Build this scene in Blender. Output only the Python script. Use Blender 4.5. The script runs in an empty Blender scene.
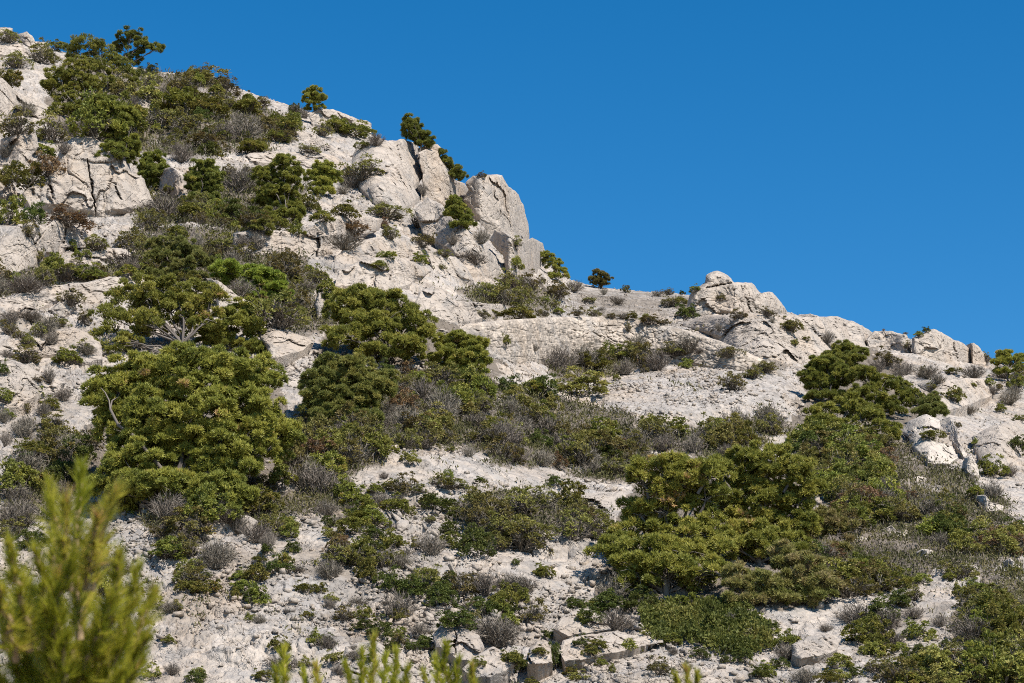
import bpy, math, random
import numpy as np

C = bpy.context.scene.collection
PI = math.pi
rng = np.random.default_rng(7)
random.seed(7)

# ------------------------------------------------------------------ camera
W, H = 1024, 683
HFOV = math.radians(28.0)
FPX = (W / 2) / math.tan(HFOV / 2)
PITCH = math.radians(18.0)
CAM = np.array([0.0, 0.0, 1.7])
FWD = np.array([0.0, math.cos(PITCH), math.sin(PITCH)])
UPV = np.array([0.0, -math.sin(PITCH), math.cos(PITCH)])
RGT = np.array([1.0, 0.0, 0.0])


def ray(u, v):
    """direction with forward component 1, so that position = CAM + ray * depth"""
    u = np.asarray(u, float)[..., None]
    v = np.asarray(v, float)[..., None]
    return FWD + RGT * (u - W / 2) / FPX + UPV * (H / 2 - v) / FPX


def project(P):
    d = P - CAM
    z = d @ FWD
    return W / 2 + FPX * (d @ RGT) / z, H / 2 - FPX * (d @ UPV) / z, z


# ------------------------------------------------------------------ noise
def _h(ix, iy, iz, seed):
    with np.errstate(over='ignore'):
        n = (ix.astype(np.int64) * 374761393 + iy.astype(np.int64) * 668265263 + iz.astype(np.int64) * 2147483647 + seed * 1274126177) & 0xFFFFFFFF
        n = ((n ^ (n >> 13)) * 1274126177) & 0xFFFFFFFF
        n = ((n ^ (n >> 16)) * 2246822519) & 0xFFFFFFFF
        return ((n ^ (n >> 15)) & 0xFFFFFF) / float(0xFFFFFF)


def vnoise(p, seed=0):
    """value noise, p = (..., 2 or 3), returns -1..1"""
    dim = p.shape[-1]
    i = np.floor(p).astype(np.int64)
    f = p - i
    f = f * f * f * (f * (f * 6 - 15) + 10)
    out = 0
    for c in range(2 ** dim):
        b = [(c >> k) & 1 for k in range(dim)]
        w = 1
        for k in range(dim):
            w = w * (f[..., k] if b[k] else 1 - f[..., k])
        iz = i[..., 2] + b[2] if dim == 3 else np.zeros_like(i[..., 0])
        out = out + w * _h(i[..., 0] + b[0], i[..., 1] + b[1], iz, seed)
    return out * 2 - 1


def fbm(p, oct=4, seed=0, gain=0.5, ridged=False):
    a, s, t = 1.0, 0, 0
    q = np.array(p, float)
    for k in range(oct):
        n = vnoise(q, seed + k * 17)
        if ridged:
            n = 1 - 2 * np.abs(n)
        s = s + a * n
        t += a
        a *= gain
        q = q * 2.03 + 11.7
    return s / t


def worley(p, seed=0):
    """F1, F2, three random numbers of the nearest cell, offset from its centre"""
    dim = p.shape[-1]
    i = np.floor(p).astype(np.int64)
    sh = p.shape[:-1]
    f1 = np.full(sh, 9.0)
    f2 = np.full(sh, 9.0)
    rnd = np.zeros(sh + (3,))
    off = np.zeros(sh + (dim,))
    rg = range(-1, 2)
    for dx in rg:
        for dy in rg:
            for dz in (rg if dim == 3 else (0,)):
                cx, cy = i[..., 0] + dx, i[..., 1] + dy
                cz = i[..., 2] + dz if dim == 3 else np.zeros_like(cx)
                r = [_h(cx, cy, cz, seed + 101 * k) for k in range(6)]
                pos = [cx + r[0], cy + r[1]] + ([cz + r[2]] if dim == 3 else [])
                o = p - np.stack(pos, -1)
                d = np.sqrt((o * o).sum(-1))
                m = d < f1
                f2 = np.where(m, f1, np.minimum(f2, d))
                f1 = np.where(m, d, f1)
                rnd = np.where(m[..., None], np.stack(r[3:], -1), rnd)
                off = np.where(m[..., None], o, off)
    return f1, f2, rnd, off


def sstep(a, b, x):
    t = np.clip((x - a) / (b - a), 0, 1)
    return t * t * (3 - 2 * t)


# ------------------------------------------------------------------ mesh helpers
def mk_mesh(name, verts, faces, mat=None, smooth=False, attrs=None):
    """faces: (n,k) array or a list of such arrays"""
    if not isinstance(faces, list):
        faces = [faces]
    faces = [np.asarray(f, np.int32) for f in faces if len(f)]
    me = bpy.data.meshes.new(name)
    verts = np.asarray(verts, np.float32)
    me.vertices.add(len(verts))
    me.vertices.foreach_set('co', verts.ravel())
    loops = np.concatenate([f.ravel() for f in faces])
    tot = np.concatenate([np.full(len(f), f.shape[1], np.int32) for f in faces])
    start = np.concatenate([[0], np.cumsum(tot)[:-1]]).astype(np.int32)
    me.loops.add(len(loops))
    me.loops.foreach_set('vertex_index', loops)
    me.polygons.add(len(tot))
    me.polygons.foreach_set('loop_start', start)
    me.polygons.foreach_set('loop_total', tot)
    if smooth:
        me.polygons.foreach_set('use_smooth', np.ones(len(tot), bool))
    for k, a in (attrs or {}).items():
        at = me.attributes.new(k, 'FLOAT', 'POINT')
        at.data.foreach_set('value', np.asarray(a, np.float32).ravel())
    me.update(calc_edges=True)
    if mat:
        me.materials.append(mat)
    return me


def link(name, data, parent=None, loc=None):
    o = bpy.data.objects.new(name, data)
    C.objects.link(o)
    if loc is not None:
        o.location = [float(x) for x in loc]
    if parent is not None:
        o.parent = parent
    return o


def tag(o, label=None, cat=None, group=None, kind=None):
    if label:
        o['label'] = label
    if cat:
        o['category'] = cat
    if group:
        o['group'] = group
    if kind:
        o['kind'] = kind
    return o


def norm(v):
    return v / np.maximum(np.linalg.norm(v, axis=-1, keepdims=True), 1e-9)


class Soup:
    """collects triangles and quads with a tint per vertex, built as ONE mesh"""
    def __init__(self):
        self.v, self.t, self.f3, self.f4, self.n = [], [], [], [], 0

    def add(self, v, f, tint):
        v = np.asarray(v, float).reshape(-1, 3)
        f = np.asarray(f, int) + self.n
        self.v.append(v)
        self.t.append(np.broadcast_to(np.asarray(tint, float), (len(v),)))
        (self.f3 if f.shape[1] == 3 else self.f4).append(f)
        self.n += len(v)

    def blades(self, c, d, L, Wd, tint, face=None):
        """pointed needles: c base, d direction, face: roughly where their flat side looks"""
        n = len(c)
        if n == 0:
            return
        d = norm(d)
        rv = rng.normal(size=(n, 3)) * (1 if face is None else 0.45) + (0 if face is None else face)
        side = norm(np.cross(d, rv)) * (np.broadcast_to(Wd, (n,))[:, None] / 2)
        tip = c + d * np.broadcast_to(L, (n,))[:, None]
        v = np.stack([c - side, c + side, tip], 1).reshape(-1, 3)
        self.add(v, np.arange(3 * n).reshape(n, 3), np.repeat(np.broadcast_to(tint, (n,)), 3))

    def leaves(self, c, d, L, Wd, tint, face=None):
        """rhombic leaves"""
        n = len(c)
        if n == 0:
            return
        d = norm(d)
        Lb = np.broadcast_to(L, (n,))[:, None]
        rv = rng.normal(size=(n, 3)) * (1 if face is None else 0.45) + (0 if face is None else face)
        side = norm(np.cross(d, rv)) * (np.broadcast_to(Wd, (n,))[:, None] / 2)
        m = c + d * Lb * 0.5
        v = np.stack([c, m + side, c + d * Lb, m - side], 1).reshape(-1, 3)
        self.add(v, np.arange(4 * n).reshape(n, 4), np.repeat(np.broadcast_to(tint, (n,)), 4))

    def tube(self, pts, rad, sides=5, tint=0.5):
        pts = np.asarray(pts, float)
        rad = np.asarray(rad, float)
        k = len(pts)
        tan = norm(np.gradient(pts, axis=0))
        a = np.cross(tan, [0.31, 0.2, 0.93])
        bad = np.linalg.norm(a, axis=1) < 1e-3
        a[bad] = [1, 0, 0]
        a = norm(a)
        b = np.cross(tan, a)
        th = np.arange(sides) * 2 * PI / sides
        ring = (a[:, None] * np.cos(th)[None, :, None] + b[:, None] * np.sin(th)[None, :, None]) * rad[:, None, None]
        v = (pts[:, None] + ring).reshape(-1, 3)
        f = []
        for i in range(k - 1):
            for j in range(sides):
                j2 = (j + 1) % sides
                f.append((i * sides + j, i * sides + j2, (i + 1) * sides + j2, (i + 1) * sides + j))
        self.add(v, f, tint)

    def mesh(self, name, mat, smooth=False):
        fs = []
        if self.f3:
            fs.append(np.concatenate(self.f3))
        if self.f4:
            fs.append(np.concatenate(self.f4))
        return mk_mesh(name, np.concatenate(self.v), fs, mat, smooth, {'tint': np.concatenate(self.t)})


# ------------------------------------------------------------------ materials
def new_mat(name):
    m = bpy.data.materials.new(name)
    m.use_nodes = True
    nt = m.node_tree
    nt.nodes.clear()
    out = nt.nodes.new('ShaderNodeOutputMaterial')
    b = nt.nodes.new('ShaderNodeBsdfPrincipled')
    nt.links.new(b.outputs[0], out.inputs['Surface'])
    return m, nt, b, out


def ramp(nt, fac, stops):
    r = nt.nodes.new('ShaderNodeValToRGB')
    e = r.color_ramp.elements
    while len(e) < len(stops):
        e.new(0.5)
    for k, (p, c) in enumerate(stops):
        e[k].position = p
        e[k].color = (c[0], c[1], c[2], 1)
    nt.links.new(fac, r.inputs[0])
    return r.outputs[0]


def mixc(nt, fac, a, b, mode='MIX'):
    n = nt.nodes.new('ShaderNodeMix')
    n.data_type = 'RGBA'
    n.blend_type = mode
    for k, x in ((0, fac), (6, a), (7, b)):
        if isinstance(x, (int, float)):
            n.inputs[k].default_value = x
        elif isinstance(x, tuple):
            n.inputs[k].default_value = (*x, 1)
        else:
            nt.links.new(x, n.inputs[k])
    return n.outputs[2]


def noise_node(nt, scale, detail=4, rough=0.55, vec=None, dist=0.0):
    n = nt.nodes.new('ShaderNodeTexNoise')
    n.inputs['Scale'].default_value = scale
    n.inputs['Detail'].default_value = detail
    n.inputs['Roughness'].default_value = rough
    n.inputs['Distortion'].default_value = dist
    if vec is not None:
        nt.links.new(vec, n.inputs['Vector'])
    return n.outputs['Fac']


def mathn(nt, op, a, b=None, c=None):
    n = nt.nodes.new('ShaderNodeMath')
    n.operation = op
    for k, x in enumerate((a, b, c)):
        if x is None:
            continue
        if isinstance(x, (int, float)):
            n.inputs[k].default_value = x
        else:
            nt.links.new(x, n.inputs[k])
    return n.outputs[0]


def stone_mat(name, pale, grey, warm, use_attr, bump=0.05, pebble=0.0, tones=(), weather=0.8):
    m, nt, b, out = new_mat(name)
    pos = nt.nodes.new('ShaderNodeNewGeometry').outputs['Position']
    big = noise_node(nt, 0.35, 5, 0.6, pos)
    mid = noise_node(nt, 2.2, 6, 0.65, pos)
    fine = noise_node(nt, 6.0, 7, 0.75, pos)
    base = mixc(nt, ramp(nt, mid, [(0.38, (0, 0, 0)), (0.62, (1, 1, 1))]), grey, pale)
    if use_attr:
        at = nt.nodes.new('ShaderNodeAttribute')
        at.attribute_name = 'rock'
        base = mixc(nt, at.outputs['Fac'], grey, base)
    # warm iron-tinted patches
    base = mixc(nt, ramp(nt, big, [(0.5, (0, 0, 0)), (0.72, (0.75, 0.75, 0.75))]), base, warm)
    wea = noise_node(nt, 0.75, 6, 0.7, pos, 0.6)
    base = mixc(nt, ramp(nt, wea, [(0.52, (0, 0, 0)), (0.66, (weather,) * 3)]), base, (0.245, 0.225, 0.205))
    # grey lichen and weathering blotches, dark specks
    base = mixc(nt, ramp(nt, fine, [(0.28, (0.45, 0.45, 0.45)), (0.45, (0, 0, 0))]), base, (0.165, 0.15, 0.135))
    if use_attr:
        so = nt.nodes.new('ShaderNodeAttribute')
        so.attribute_name = 'soil'
        base = mixc(nt, so.outputs['Fac'], base, mixc(nt, mid, (0.115, 0.09, 0.066), (0.2, 0.17, 0.138)))
    # every stone its own tone
    for sc, lo_, hi_ in tones:
        tv = nt.nodes.new('ShaderNodeTexVoronoi')
        tv.inputs['Scale'].default_value = sc
        nt.links.new(pos, tv.inputs['Vector'])
        sep = nt.nodes.new('ShaderNodeSeparateColor')
        nt.links.new(tv.outputs['Color'], sep.inputs[0])
        mr = nt.nodes.new('ShaderNodeMapRange')
        mr.inputs['To Min'].default_value = lo_
        mr.inputs['To Max'].default_value = hi_
        nt.links.new(sep.outputs[0], mr.inputs['Value'])
        base = mixc(nt, 1.0, base, mr.outputs[0], 'MULTIPLY')
    nt.links.new(base, b.inputs['Base Color'])
    b.inputs['Roughness'].default_value = 0.92
    b.inputs['Specular IOR Level'].default_value = 0.2
    vor = nt.nodes.new('ShaderNodeTexVoronoi')
    vor.feature = 'DISTANCE_TO_EDGE'
    vor.inputs['Scale'].default_value = 1.3
    wob = noise_node(nt, 3.0, 3, 0.6, pos)
    vadd = nt.nodes.new('ShaderNodeVectorMath')
    vadd.operation = 'MULTIPLY_ADD'
    comb = nt.nodes.new('ShaderNodeCombineXYZ')
    for k in range(3):
        nt.links.new(wob, comb.inputs[k])
    nt.links.new(comb.outputs[0], vadd.inputs[0])
    vadd.inputs[1].default_value = (0.9, 0.9, 0.9)
    nt.links.new(pos, vadd.inputs[2])
    nt.links.new(vadd.outputs[0], vor.inputs['Vector'])
    crack = ramp(nt, vor.outputs['Distance'], [(0.0, (0, 0, 0)), (0.06, (1, 1, 1))])
    hgt = mathn(nt, 'ADD', mathn(nt, 'MULTIPLY', fine, 0.9), mathn(nt, 'MULTIPLY', crack, 0.5))
    hgt = mathn(nt, 'ADD', hgt, mathn(nt, 'MULTIPLY', mid, 1.2))
    if pebble:
        pv = nt.nodes.new('ShaderNodeTexVoronoi')
        pv.inputs['Scale'].default_value = pebble
        nt.links.new(pos, pv.inputs['Vector'])
        hgt = mathn(nt, 'SUBTRACT', hgt, mathn(nt, 'MULTIPLY', pv.outputs['Distance'], 1.0))
    bp = nt.nodes.new('ShaderNodeBump')
    bp.inputs['Strength'].default_value = 0.9
    bp.inputs['Distance'].default_value = bump
    nt.links.new(hgt, bp.inputs['Height'])
    nt.links.new(bp.outputs[0], b.inputs['Normal'])
    return m


def leaf_mat(name, cols, trans=0.25, rough=0.6, objvar=0.35):
    """cols: tint ramp stops; every object gets its own slight shift"""
    m, nt, b, out = new_mat(name)
    at = nt.nodes.new('ShaderNodeAttribute')
    at.attribute_name = 'tint'
    col = ramp(nt, at.outputs['Fac'], cols)
    oi = nt.nodes.new('ShaderNodeObjectInfo')
    hsv = nt.nodes.new('ShaderNodeHueSaturation')
    nt.links.new(mathn(nt, 'MULTIPLY_ADD', oi.outputs['Random'], 0.03 * objvar / 0.35, 0.5 - 0.012 * objvar / 0.35), hsv.inputs['Hue'])
    nt.links.new(mathn(nt, 'MULTIPLY_ADD', oi.outputs['Random'], objvar, 1 - objvar / 2), hsv.inputs['Value'])
    nt.links.new(col, hsv.inputs['Color'])
    nt.links.new(hsv.outputs[0], b.inputs['Base Color'])
    b.inputs['Roughness'].default_value = rough
    b.inputs['Specular IOR Level'].default_value = 0.25
    if trans:
        tr = nt.nodes.new('ShaderNodeBsdfTranslucent')
        nt.links.new(hsv.outputs[0], tr.inputs['Color'])
        mx = nt.nodes.new('ShaderNodeMixShader')
        mx.inputs[0].default_value = trans
        nt.links.new(b.outputs[0], mx.inputs[1])
        nt.links.new(tr.outputs[0], mx.inputs[2])
        nt.links.new(mx.outputs[0], out.inputs['Surface'])
    return m


M = {}
PALE, GREY, WARM = (0.41, 0.35, 0.292), (0.315, 0.288, 0.262), (0.37, 0.285, 0.21)
M['ground'] = stone_mat('limestone_ground', (0.415, 0.355, 0.298), (0.315, 0.286, 0.259), (0.36, 0.28, 0.208), True, 0.08, 5.5, ((4.0, .86, 1.1), (1.1, .9, 1.08)))
M['crag'] = stone_mat('limestone_crag', PALE, (0.345, 0.294, 0.246), WARM, False, 0.09, 0.0, ((0.9, .92, 1.06),))
M['rubble'] = stone_mat('limestone_rubble', (0.41, 0.345, 0.28), (0.37, 0.315, 0.26), (0.39, 0.30, 0.215), False, 0.05, 4.5, ((2.6, .74, 1.14), (5.5, .82, 1.12)))
M['pine'] = leaf_mat('pine_needles', [(0, (0.152, 0.166, 0.032)), (0.45, (0.274, 0.271, 0.050)), (0.93, (0.396, 0.353, 0.073)), (1, (0.491, 0.314, 0.145))], 0.35, 0.5, 0.15)
M['pine_soft'] = leaf_mat('soft_pine_needles', [(0, (0.129, 0.144, 0.033)), (0.5, (0.225, 0.227, 0.044)), (0.85, (0.321, 0.289, 0.052)), (1, (0.472, 0.280, 0.090))], 0.35, 0.5, 0.15)
M['pine_bright'] = leaf_mat('bright_pine_needles', [(0, (0.148, 0.194, 0.027)), (0.5, (0.239, 0.273, 0.036)), (1, (0.330, 0.330, 0.057))], 0.3, 0.5, 0.2)
M['pine_brown'] = leaf_mat('browning_pine_needles', [(0, (0.157, 0.164, 0.039)), (0.5, (0.242, 0.218, 0.067)), (1, (0.351, 0.254, 0.133))], 0.3, 0.6, 0.15)
M['green'] = leaf_mat('shrub_leaves', [(0, (0.113, 0.123, 0.025)), (0.5, (0.193, 0.190, 0.037)), (0.85, (0.274, 0.239, 0.048)), (1, (0.323, 0.196, 0.072))], 0.3, 0.6, 0.5)
M['dark'] = leaf_mat('dark_shrub_leaves', [(0, (0.058, 0.078, 0.018)), (0.6, (0.111, 0.127, 0.026)), (1, (0.169, 0.169, 0.039))], 0.3, 0.6, 0.3)
M['olive'] = leaf_mat('heath_leaves', [(0, (0.120, 0.109, 0.036)), (0.5, (0.190, 0.164, 0.046)), (0.85, (0.239, 0.191, 0.058)), (1, (0.281, 0.171, 0.082))], 0.3, 0.6, 0.55)
M['yellow'] = leaf_mat('yellow_green_leaves', [(0, (0.180, 0.178, 0.045)), (0.5, (0.258, 0.236, 0.061)), (1, (0.338, 0.266, 0.086))], 0.3)
M['dry'] = leaf_mat('grey_twigs', [(0, (0.085, 0.070, 0.053)), (0.5, (0.155, 0.130, 0.103)), (1, (0.240, 0.205, 0.168))], 0.0, 0.8, 0.3)
M['brown'] = leaf_mat('rust_heath_leaves', [(0, (0.111, 0.065, 0.034)), (0.5, (0.195, 0.111, 0.055)), (1, (0.260, 0.182, 0.078))], 0.2, .6, .2)
M['fresh'] = leaf_mat('fresh_green_needles', [(0, (0.119, 0.140, 0.035)), (0.5, (0.210, 0.213, 0.050)), (1, (0.322, 0.280, 0.070))], 0.35, 0.5, 0.05)
M['mat'] = leaf_mat('kermes_leaves', [(0, (0.07, 0.08, 0.018)), (0.5, (0.13, 0.14, 0.03)), (1, (0.22, 0.19, 0.05))], 0.3, 0.6, 0.05)
M['under'] = leaf_mat('undergrowth_leaves', [(0, (0.05, 0.05, 0.018)), (0.5, (0.095, 0.088, 0.03)), (1, (0.15, 0.12, 0.05))], 0.2, 0.7, 0.1)
M['bark'] = leaf_mat('grey_bark', [(0, (0.060, 0.050, 0.042)), (1, (0.170, 0.145, 0.125))], 0.0, 0.9, 0.1)
M['shoot'] = leaf_mat('young_pine_bark', [(0, (0.242, 0.165, 0.094)), (1, (0.374, 0.264, 0.154))], 0.0, 0.8, 0.1)
M['young'] = leaf_mat('young_pine_needles', [(0, (0.217, 0.237, 0.016)), (0.5, (0.394, 0.381, 0.035)), (0.8, (0.542, 0.476, 0.080)), (1, (0.571, 0.324, 0.140))], 0.5, 0.4, 0.1)
M['white'] = stone_mat('white_limestone', (0.47, 0.41, 0.345), (0.42, 0.365, 0.31), (0.43, 0.35, 0.265), False, 0.07, 0.0, (), 0.3)
# ------------------------------------------------------------------ terrain: one limestone hillside
SKY_U = [-900, -500, -200, 0, 20, 45, 90, 140, 158, 200, 234, 264, 293, 318, 372, 400, 430, 460, 480, 500, 528, 545, 572, 600, 640, 690, 735, 775, 800, 850, 880, 915, 960, 985, 1024, 1200, 1500, 1924]
SKY_V = [-330, -150, -40, 32, 35, 45, 60, 68, 72, 73, 87, 97, 106, 114, 134, 146, 163, 184, 196, 214, 244, 260, 279, 287, 291, 295, 296, 306, 315, 327, 334, 340, 352, 361, 368, 400, 455, 520]
D_U = [-900, 0, 250, 430, 530, 600, 720, 860, 1024, 1924]
D_V = [165, 150, 138, 130, 124, 122, 120, 114, 108, 90]
DNEAR = 43.0


def vsky(u):
    return np.interp(u, SKY_U, SKY_V)


def inv_depth(u, v):
    """smooth macro slope: a plane has an inverse depth linear in the picture"""
    vs = vsky(u)
    s = (v - vs) / (683 - vs)
    di = 1 / np.interp(u, D_U, D_V)
    return di + s * (1 / DNEAR - di)


def macro_depth(u, v):
    return 1 / inv_depth(np.asarray(u, float), np.asarray(v, float))


NRM = np.array([0.0, -0.5, 0.866])
cols = np.concatenate([np.linspace(-900, -30, 90)[:-1], np.arange(-30, 1055, 1.2), np.linspace(1055, 1924, 90)[1:]])
srow = np.concatenate([np.linspace(0, 1.10, 640)])
UU, SS = np.meshgrid(cols, srow)
VS = vsky(UU)
VV = VS + SS * (683 - VS)
DD = macro_depth(UU, VV)
P0 = CAM + ray(UU, VV) * DD[..., None]
# local slope coordinates in metres
LX = P0[..., 0]
LY = P0[..., 1] * 0.88 + P0[..., 2] * 0.48
L2 = np.stack([LX, LY], -1)


def poly_mask(u, v, poly, soft=0):
    poly = np.asarray(poly, float)
    x, y = poly[:, 0], poly[:, 1]
    ins = np.zeros(np.shape(u), bool)
    n = len(poly)
    j = n - 1
    for i in range(n):
        c = ((y[i] > v) != (y[j] > v)) & (u < (x[j] - x[i]) * (v - y[i]) / (y[j] - y[i] + 1e-9) + x[i])
        ins ^= c
        j = i
    return ins


# dense scrub areas: (polygon in picture coordinates, kinds by weight, shrubs)
DENSE = [
    ([(295, 440), (325, 392), (400, 372), (480, 380), (550, 388), (600, 408), (650, 422), (700, 420), (780, 410), (802, 424), (760, 447), (700, 455), (655, 448), (600, 466), (505, 466), (470, 438), (400, 452), (330, 478), (275, 470)], 'ooodogssbgy', 112),
    ([(545, 352), (690, 347), (690, 368), (625, 368), (560, 380)], 'oosg', 9),
    ([(795, 440), (890, 440), (985, 480), (1022, 525), (1024, 560), (1000, 590), (955, 565), (905, 590), (830, 600), (800, 560), (835, 500)], 'oodggsbyo', 128),
    ([(88, 132), (140, 72), (185, 72), (250, 102), (300, 128), (280, 150), (200, 155), (150, 150), (110, 150)], 'googsd', 46),
    ([(150, 192), (205, 172), (250, 170), (300, 190), (300, 218), (240, 230), (160, 225), (130, 212)], 'ogsoog', 32),
    ([(130, 240), (240, 236), (310, 262), (330, 300), (330, 325), (290, 328), (225, 285), (140, 280)], 'ooogsg', 34),
    ([(0, 278), (100, 264), (180, 258), (180, 272), (90, 284), (0, 296)], 'osg', 16),
    ([(0, 478), (40, 440), (95, 420), (95, 465), (60, 500), (0, 520)], 'sogd', 14),
    ([(150, 515), (280, 482), (350, 472), (340, 500), (230, 525), (190, 560), (160, 560)], 'oogsg', 18),
    ([(310, 522), (360, 512), (415, 540), (400, 595), (330, 588)], 'sogd', 10, .85),
    ([(460, 512), (560, 502), (600, 520), (592, 545), (530, 550), (462, 552)], 'ooog', 14),
    ([(850, 690), (890, 672), (1024, 652), (1024, 700)], 'oggy', 22),
    ([(942, 592), (1024, 582), (1024, 640), (965, 640)], 'ogg', 16),
    ([(448, 290), (552, 285), (562, 308), (475, 304)], 'oob', 8),
    ([(880, 370), (990, 382), (1024, 378), (1024, 394), (960, 398), (925, 412)], 'sog', 14, .62),
    ([(330, 600), (400, 590), (455, 600), (440, 628), (350, 642)], 'sogd', 4, .75),
    ([(430, 592), (530, 582), (548, 640), (470, 640)], 'sogd', 6, .75),
    ([(150, 602), (260, 570), (268, 588), (170, 616)], 'sdg', 5, .75),
    ([(235, 520), (330, 490), (400, 480), (440, 500), (330, 530), (240, 548)], 'osgd', 9, .8),
    ([(560, 472), (650, 442), (662, 456), (600, 478)], 'osb', 6),
    ([(845, 622), (940, 602), (950, 645), (860, 652)], 'dgsg', 6, .8),
    ([(0, 560), (60, 530), (120, 560), (140, 620), (60, 640)], 'sogd', 8, .8),
    ([(560, 588), (640, 598), (640, 640), (575, 625)], 'sgd', 5, .75),
    ([(165, 570), (215, 540), (240, 560), (200, 590)], 'so', 3, .8),
    ([(0, 300), (60, 318), (100, 330), (95, 350), (0, 345)], 'so', 6, .7),
    ([(0, 395), (60, 400), (75, 440), (0, 440)], 'sog', 6, .8),
]
BANK = [(590, 380), (640, 370), (690, 358), (720, 356), (745, 366), (790, 382), (800, 398), (760, 398), (720, 404), (690, 410), (650, 416), (622, 412), (590, 394)]
scrub = np.zeros(UU.shape)
# ragged borders: the outline wanders by noise in metres on the slope
wx, wy = 26 * fbm(L2 / 2.6, 4, 201, .6), 13 * fbm(L2 / 2.6, 4, 202, .6)
for pl, *_r in DENSE:
    scrub = np.maximum(scrub, poly_mask(UU + wx, VV + wy, pl) * (0.4 if len(_r) == 3 else 1.0))

# needle litter under the big pines
LITTER = [[(598, 592), (612, 520), (645, 460), (700, 452), (800, 458), (835, 520), (840, 605), (700, 610)], [(80, 440), (110, 380), (180, 345), (270, 350), (300, 440), (260, 490), (170, 515), (120, 500)],
          [(320, 330), (350, 290), (410, 300), (500, 350), (490, 380), (400, 380), (390, 425), (310, 425), (300, 370)], [(795, 400), (820, 350), (870, 350), (930, 395), (920, 445), (800, 445)], [(45, 110), (70, 50), (120, 50), (150, 90), (140, 165), (100, 165)]]
litter = np.zeros(UU.shape)
for pl in LITTER:
    litter = np.maximum(litter, poly_mask(UU + wx * .6, VV + wy * .6, pl).astype(float))

edge_fade = sstep(0.0, 0.05, SS) * 0.75 + 0.25
# how rocky: solid limestone above, more loose scree low down
nz = fbm(L2 / 9.0, 4, 3)
rocky = np.clip(0.5 + 0.8 * nz + 1.1 * fbm(L2 / 3.6, 4, 4) + 0.35 * sstep(560, 380, VV), 0, 1)
rocky = np.maximum(rocky, 0.62 * sstep(430, 380, VV))
rocky = np.where(scrub > 0.5, rocky * 0.4, rocky)
disp = 0.45 * fbm(L2 / 11.0, 3, 11) + 0.16 * fbm(L2 / 3.0, 3, 12)
# bedding ledges: steps that follow the contour with a gentle dip
zz = P0[..., 2] + 0.09 * P0[..., 0] + 1.3 * fbm(L2 / np.array([14.0, 7.0]), 3, 5)
st = zz / 1.9
fr = st - np.floor(st)
led_h = _h(np.floor(st).astype(np.int64), np.floor(LX / 9 + 0.6 * nz).astype(np.int64), np.zeros(UU.shape, np.int64), 77)
ledge = (fr - sstep(0.78, 0.97, fr)) * (0.25 + 0.75 * led_h)
disp += -0.42 * rocky * ledge
big = disp.copy()
# broken blocks
wob = np.stack([fbm(L2 / 1.7, 3, 21), fbm(L2 / 1.7, 3, 22)], -1) * 0.35
f1, f2, rnd, off = worley(L2 / np.array([1.55, 1.1]) + wob, 31)
blk = (rnd[..., 0] - 0.5) * 0.55 + (rnd[..., 1] - 0.5) * off[..., 0] * 0.8 + (rnd[..., 2] - 0.35) * off[..., 1] * 0.9
crk = 1 - sstep(0.0, 0.09, f2 - f1)
disp += rocky * (0.30 * blk - 0.14 * crk)
f1, f2, rnd, off = worley(L2 / 0.48 + wob * 2, 41)
blk2 = (rnd[..., 0] - 0.5) * 0.5 + (rnd[..., 1] - 0.5) * off[..., 0] + (rnd[..., 2] - 0.4) * off[..., 1]
disp += (0.15 + 0.85 * rocky) * (0.11 * blk2 - 0.045 * (1 - sstep(0, 0.12, f2 - f1)))
# loose stones
f1, f2, rnd, off = worley(L2 / 0.17, 51)
stone = np.clip(0.55 - f1, 0, 1) * (rnd[..., 0] ** 3)
disp += (1 - 0.7 * rocky) * 0.10 * stone
disp += (0.05 + 0.07 * rocky) * fbm(L2 / 0.85, 5, 61, 0.68, True)
f1, f2, rnd, off = worley(L2 / 0.42, 63)
disp -= 0.16 * (rnd[..., 0] > 0.72) * (1 - sstep(0.05, 0.3 * rnd[..., 1] + 0.08, f1))
bank = poly_mask(UU + 3 * wx / 26, VV + 3 * wy / 13, BANK).astype(float)
for ax_, k_ in ((0, 31), (1, 21), (0, 31), (1, 21)):
    bank = np.apply_along_axis(lambda r: np.convolve(r, np.ones(k_) / k_, 'same'), ax_, bank)
f1, f2, rnd, off = worley(L2 / 0.3, 67)
bdisp = 0.1 + 0.1 * fbm(L2 / 3.0, 2, 68) + 0.11 * np.clip(.6 - f1, 0, 1) * (0.3 + rnd[..., 0]) + 0.04 * fbm(L2 / .3, 3, 69)
disp = disp + (bdisp - disp) * sstep(.1, .7, bank)
# sharp fractures and chips all over
f1, f2, rnd, off = worley(L2 / np.array([.75, .5]) + wob * 1.4, 73)
disp -= 0.085 * (rnd[..., 0] > .35) * (1 - sstep(0.0, .085, f2 - f1)) * (1 - bank)
f1, f2, rnd, off = worley(L2 / 0.21, 75)
disp += 0.055 * ((rnd[..., 0] - .5) * .6 + (rnd[..., 1] - .5) * off[..., 0] + (rnd[..., 2] - .5) * off[..., 1])
# smooth bare slabs between the broken ground
slab = sstep(.02, .3, fbm(L2 / np.array([4.2, 2.4]), 4, 77)) * (1 - bank)
disp = big + (disp - big) * (1 - .72 * slab)
PD = P0 + NRM * (disp * edge_fade)[..., None]

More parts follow.
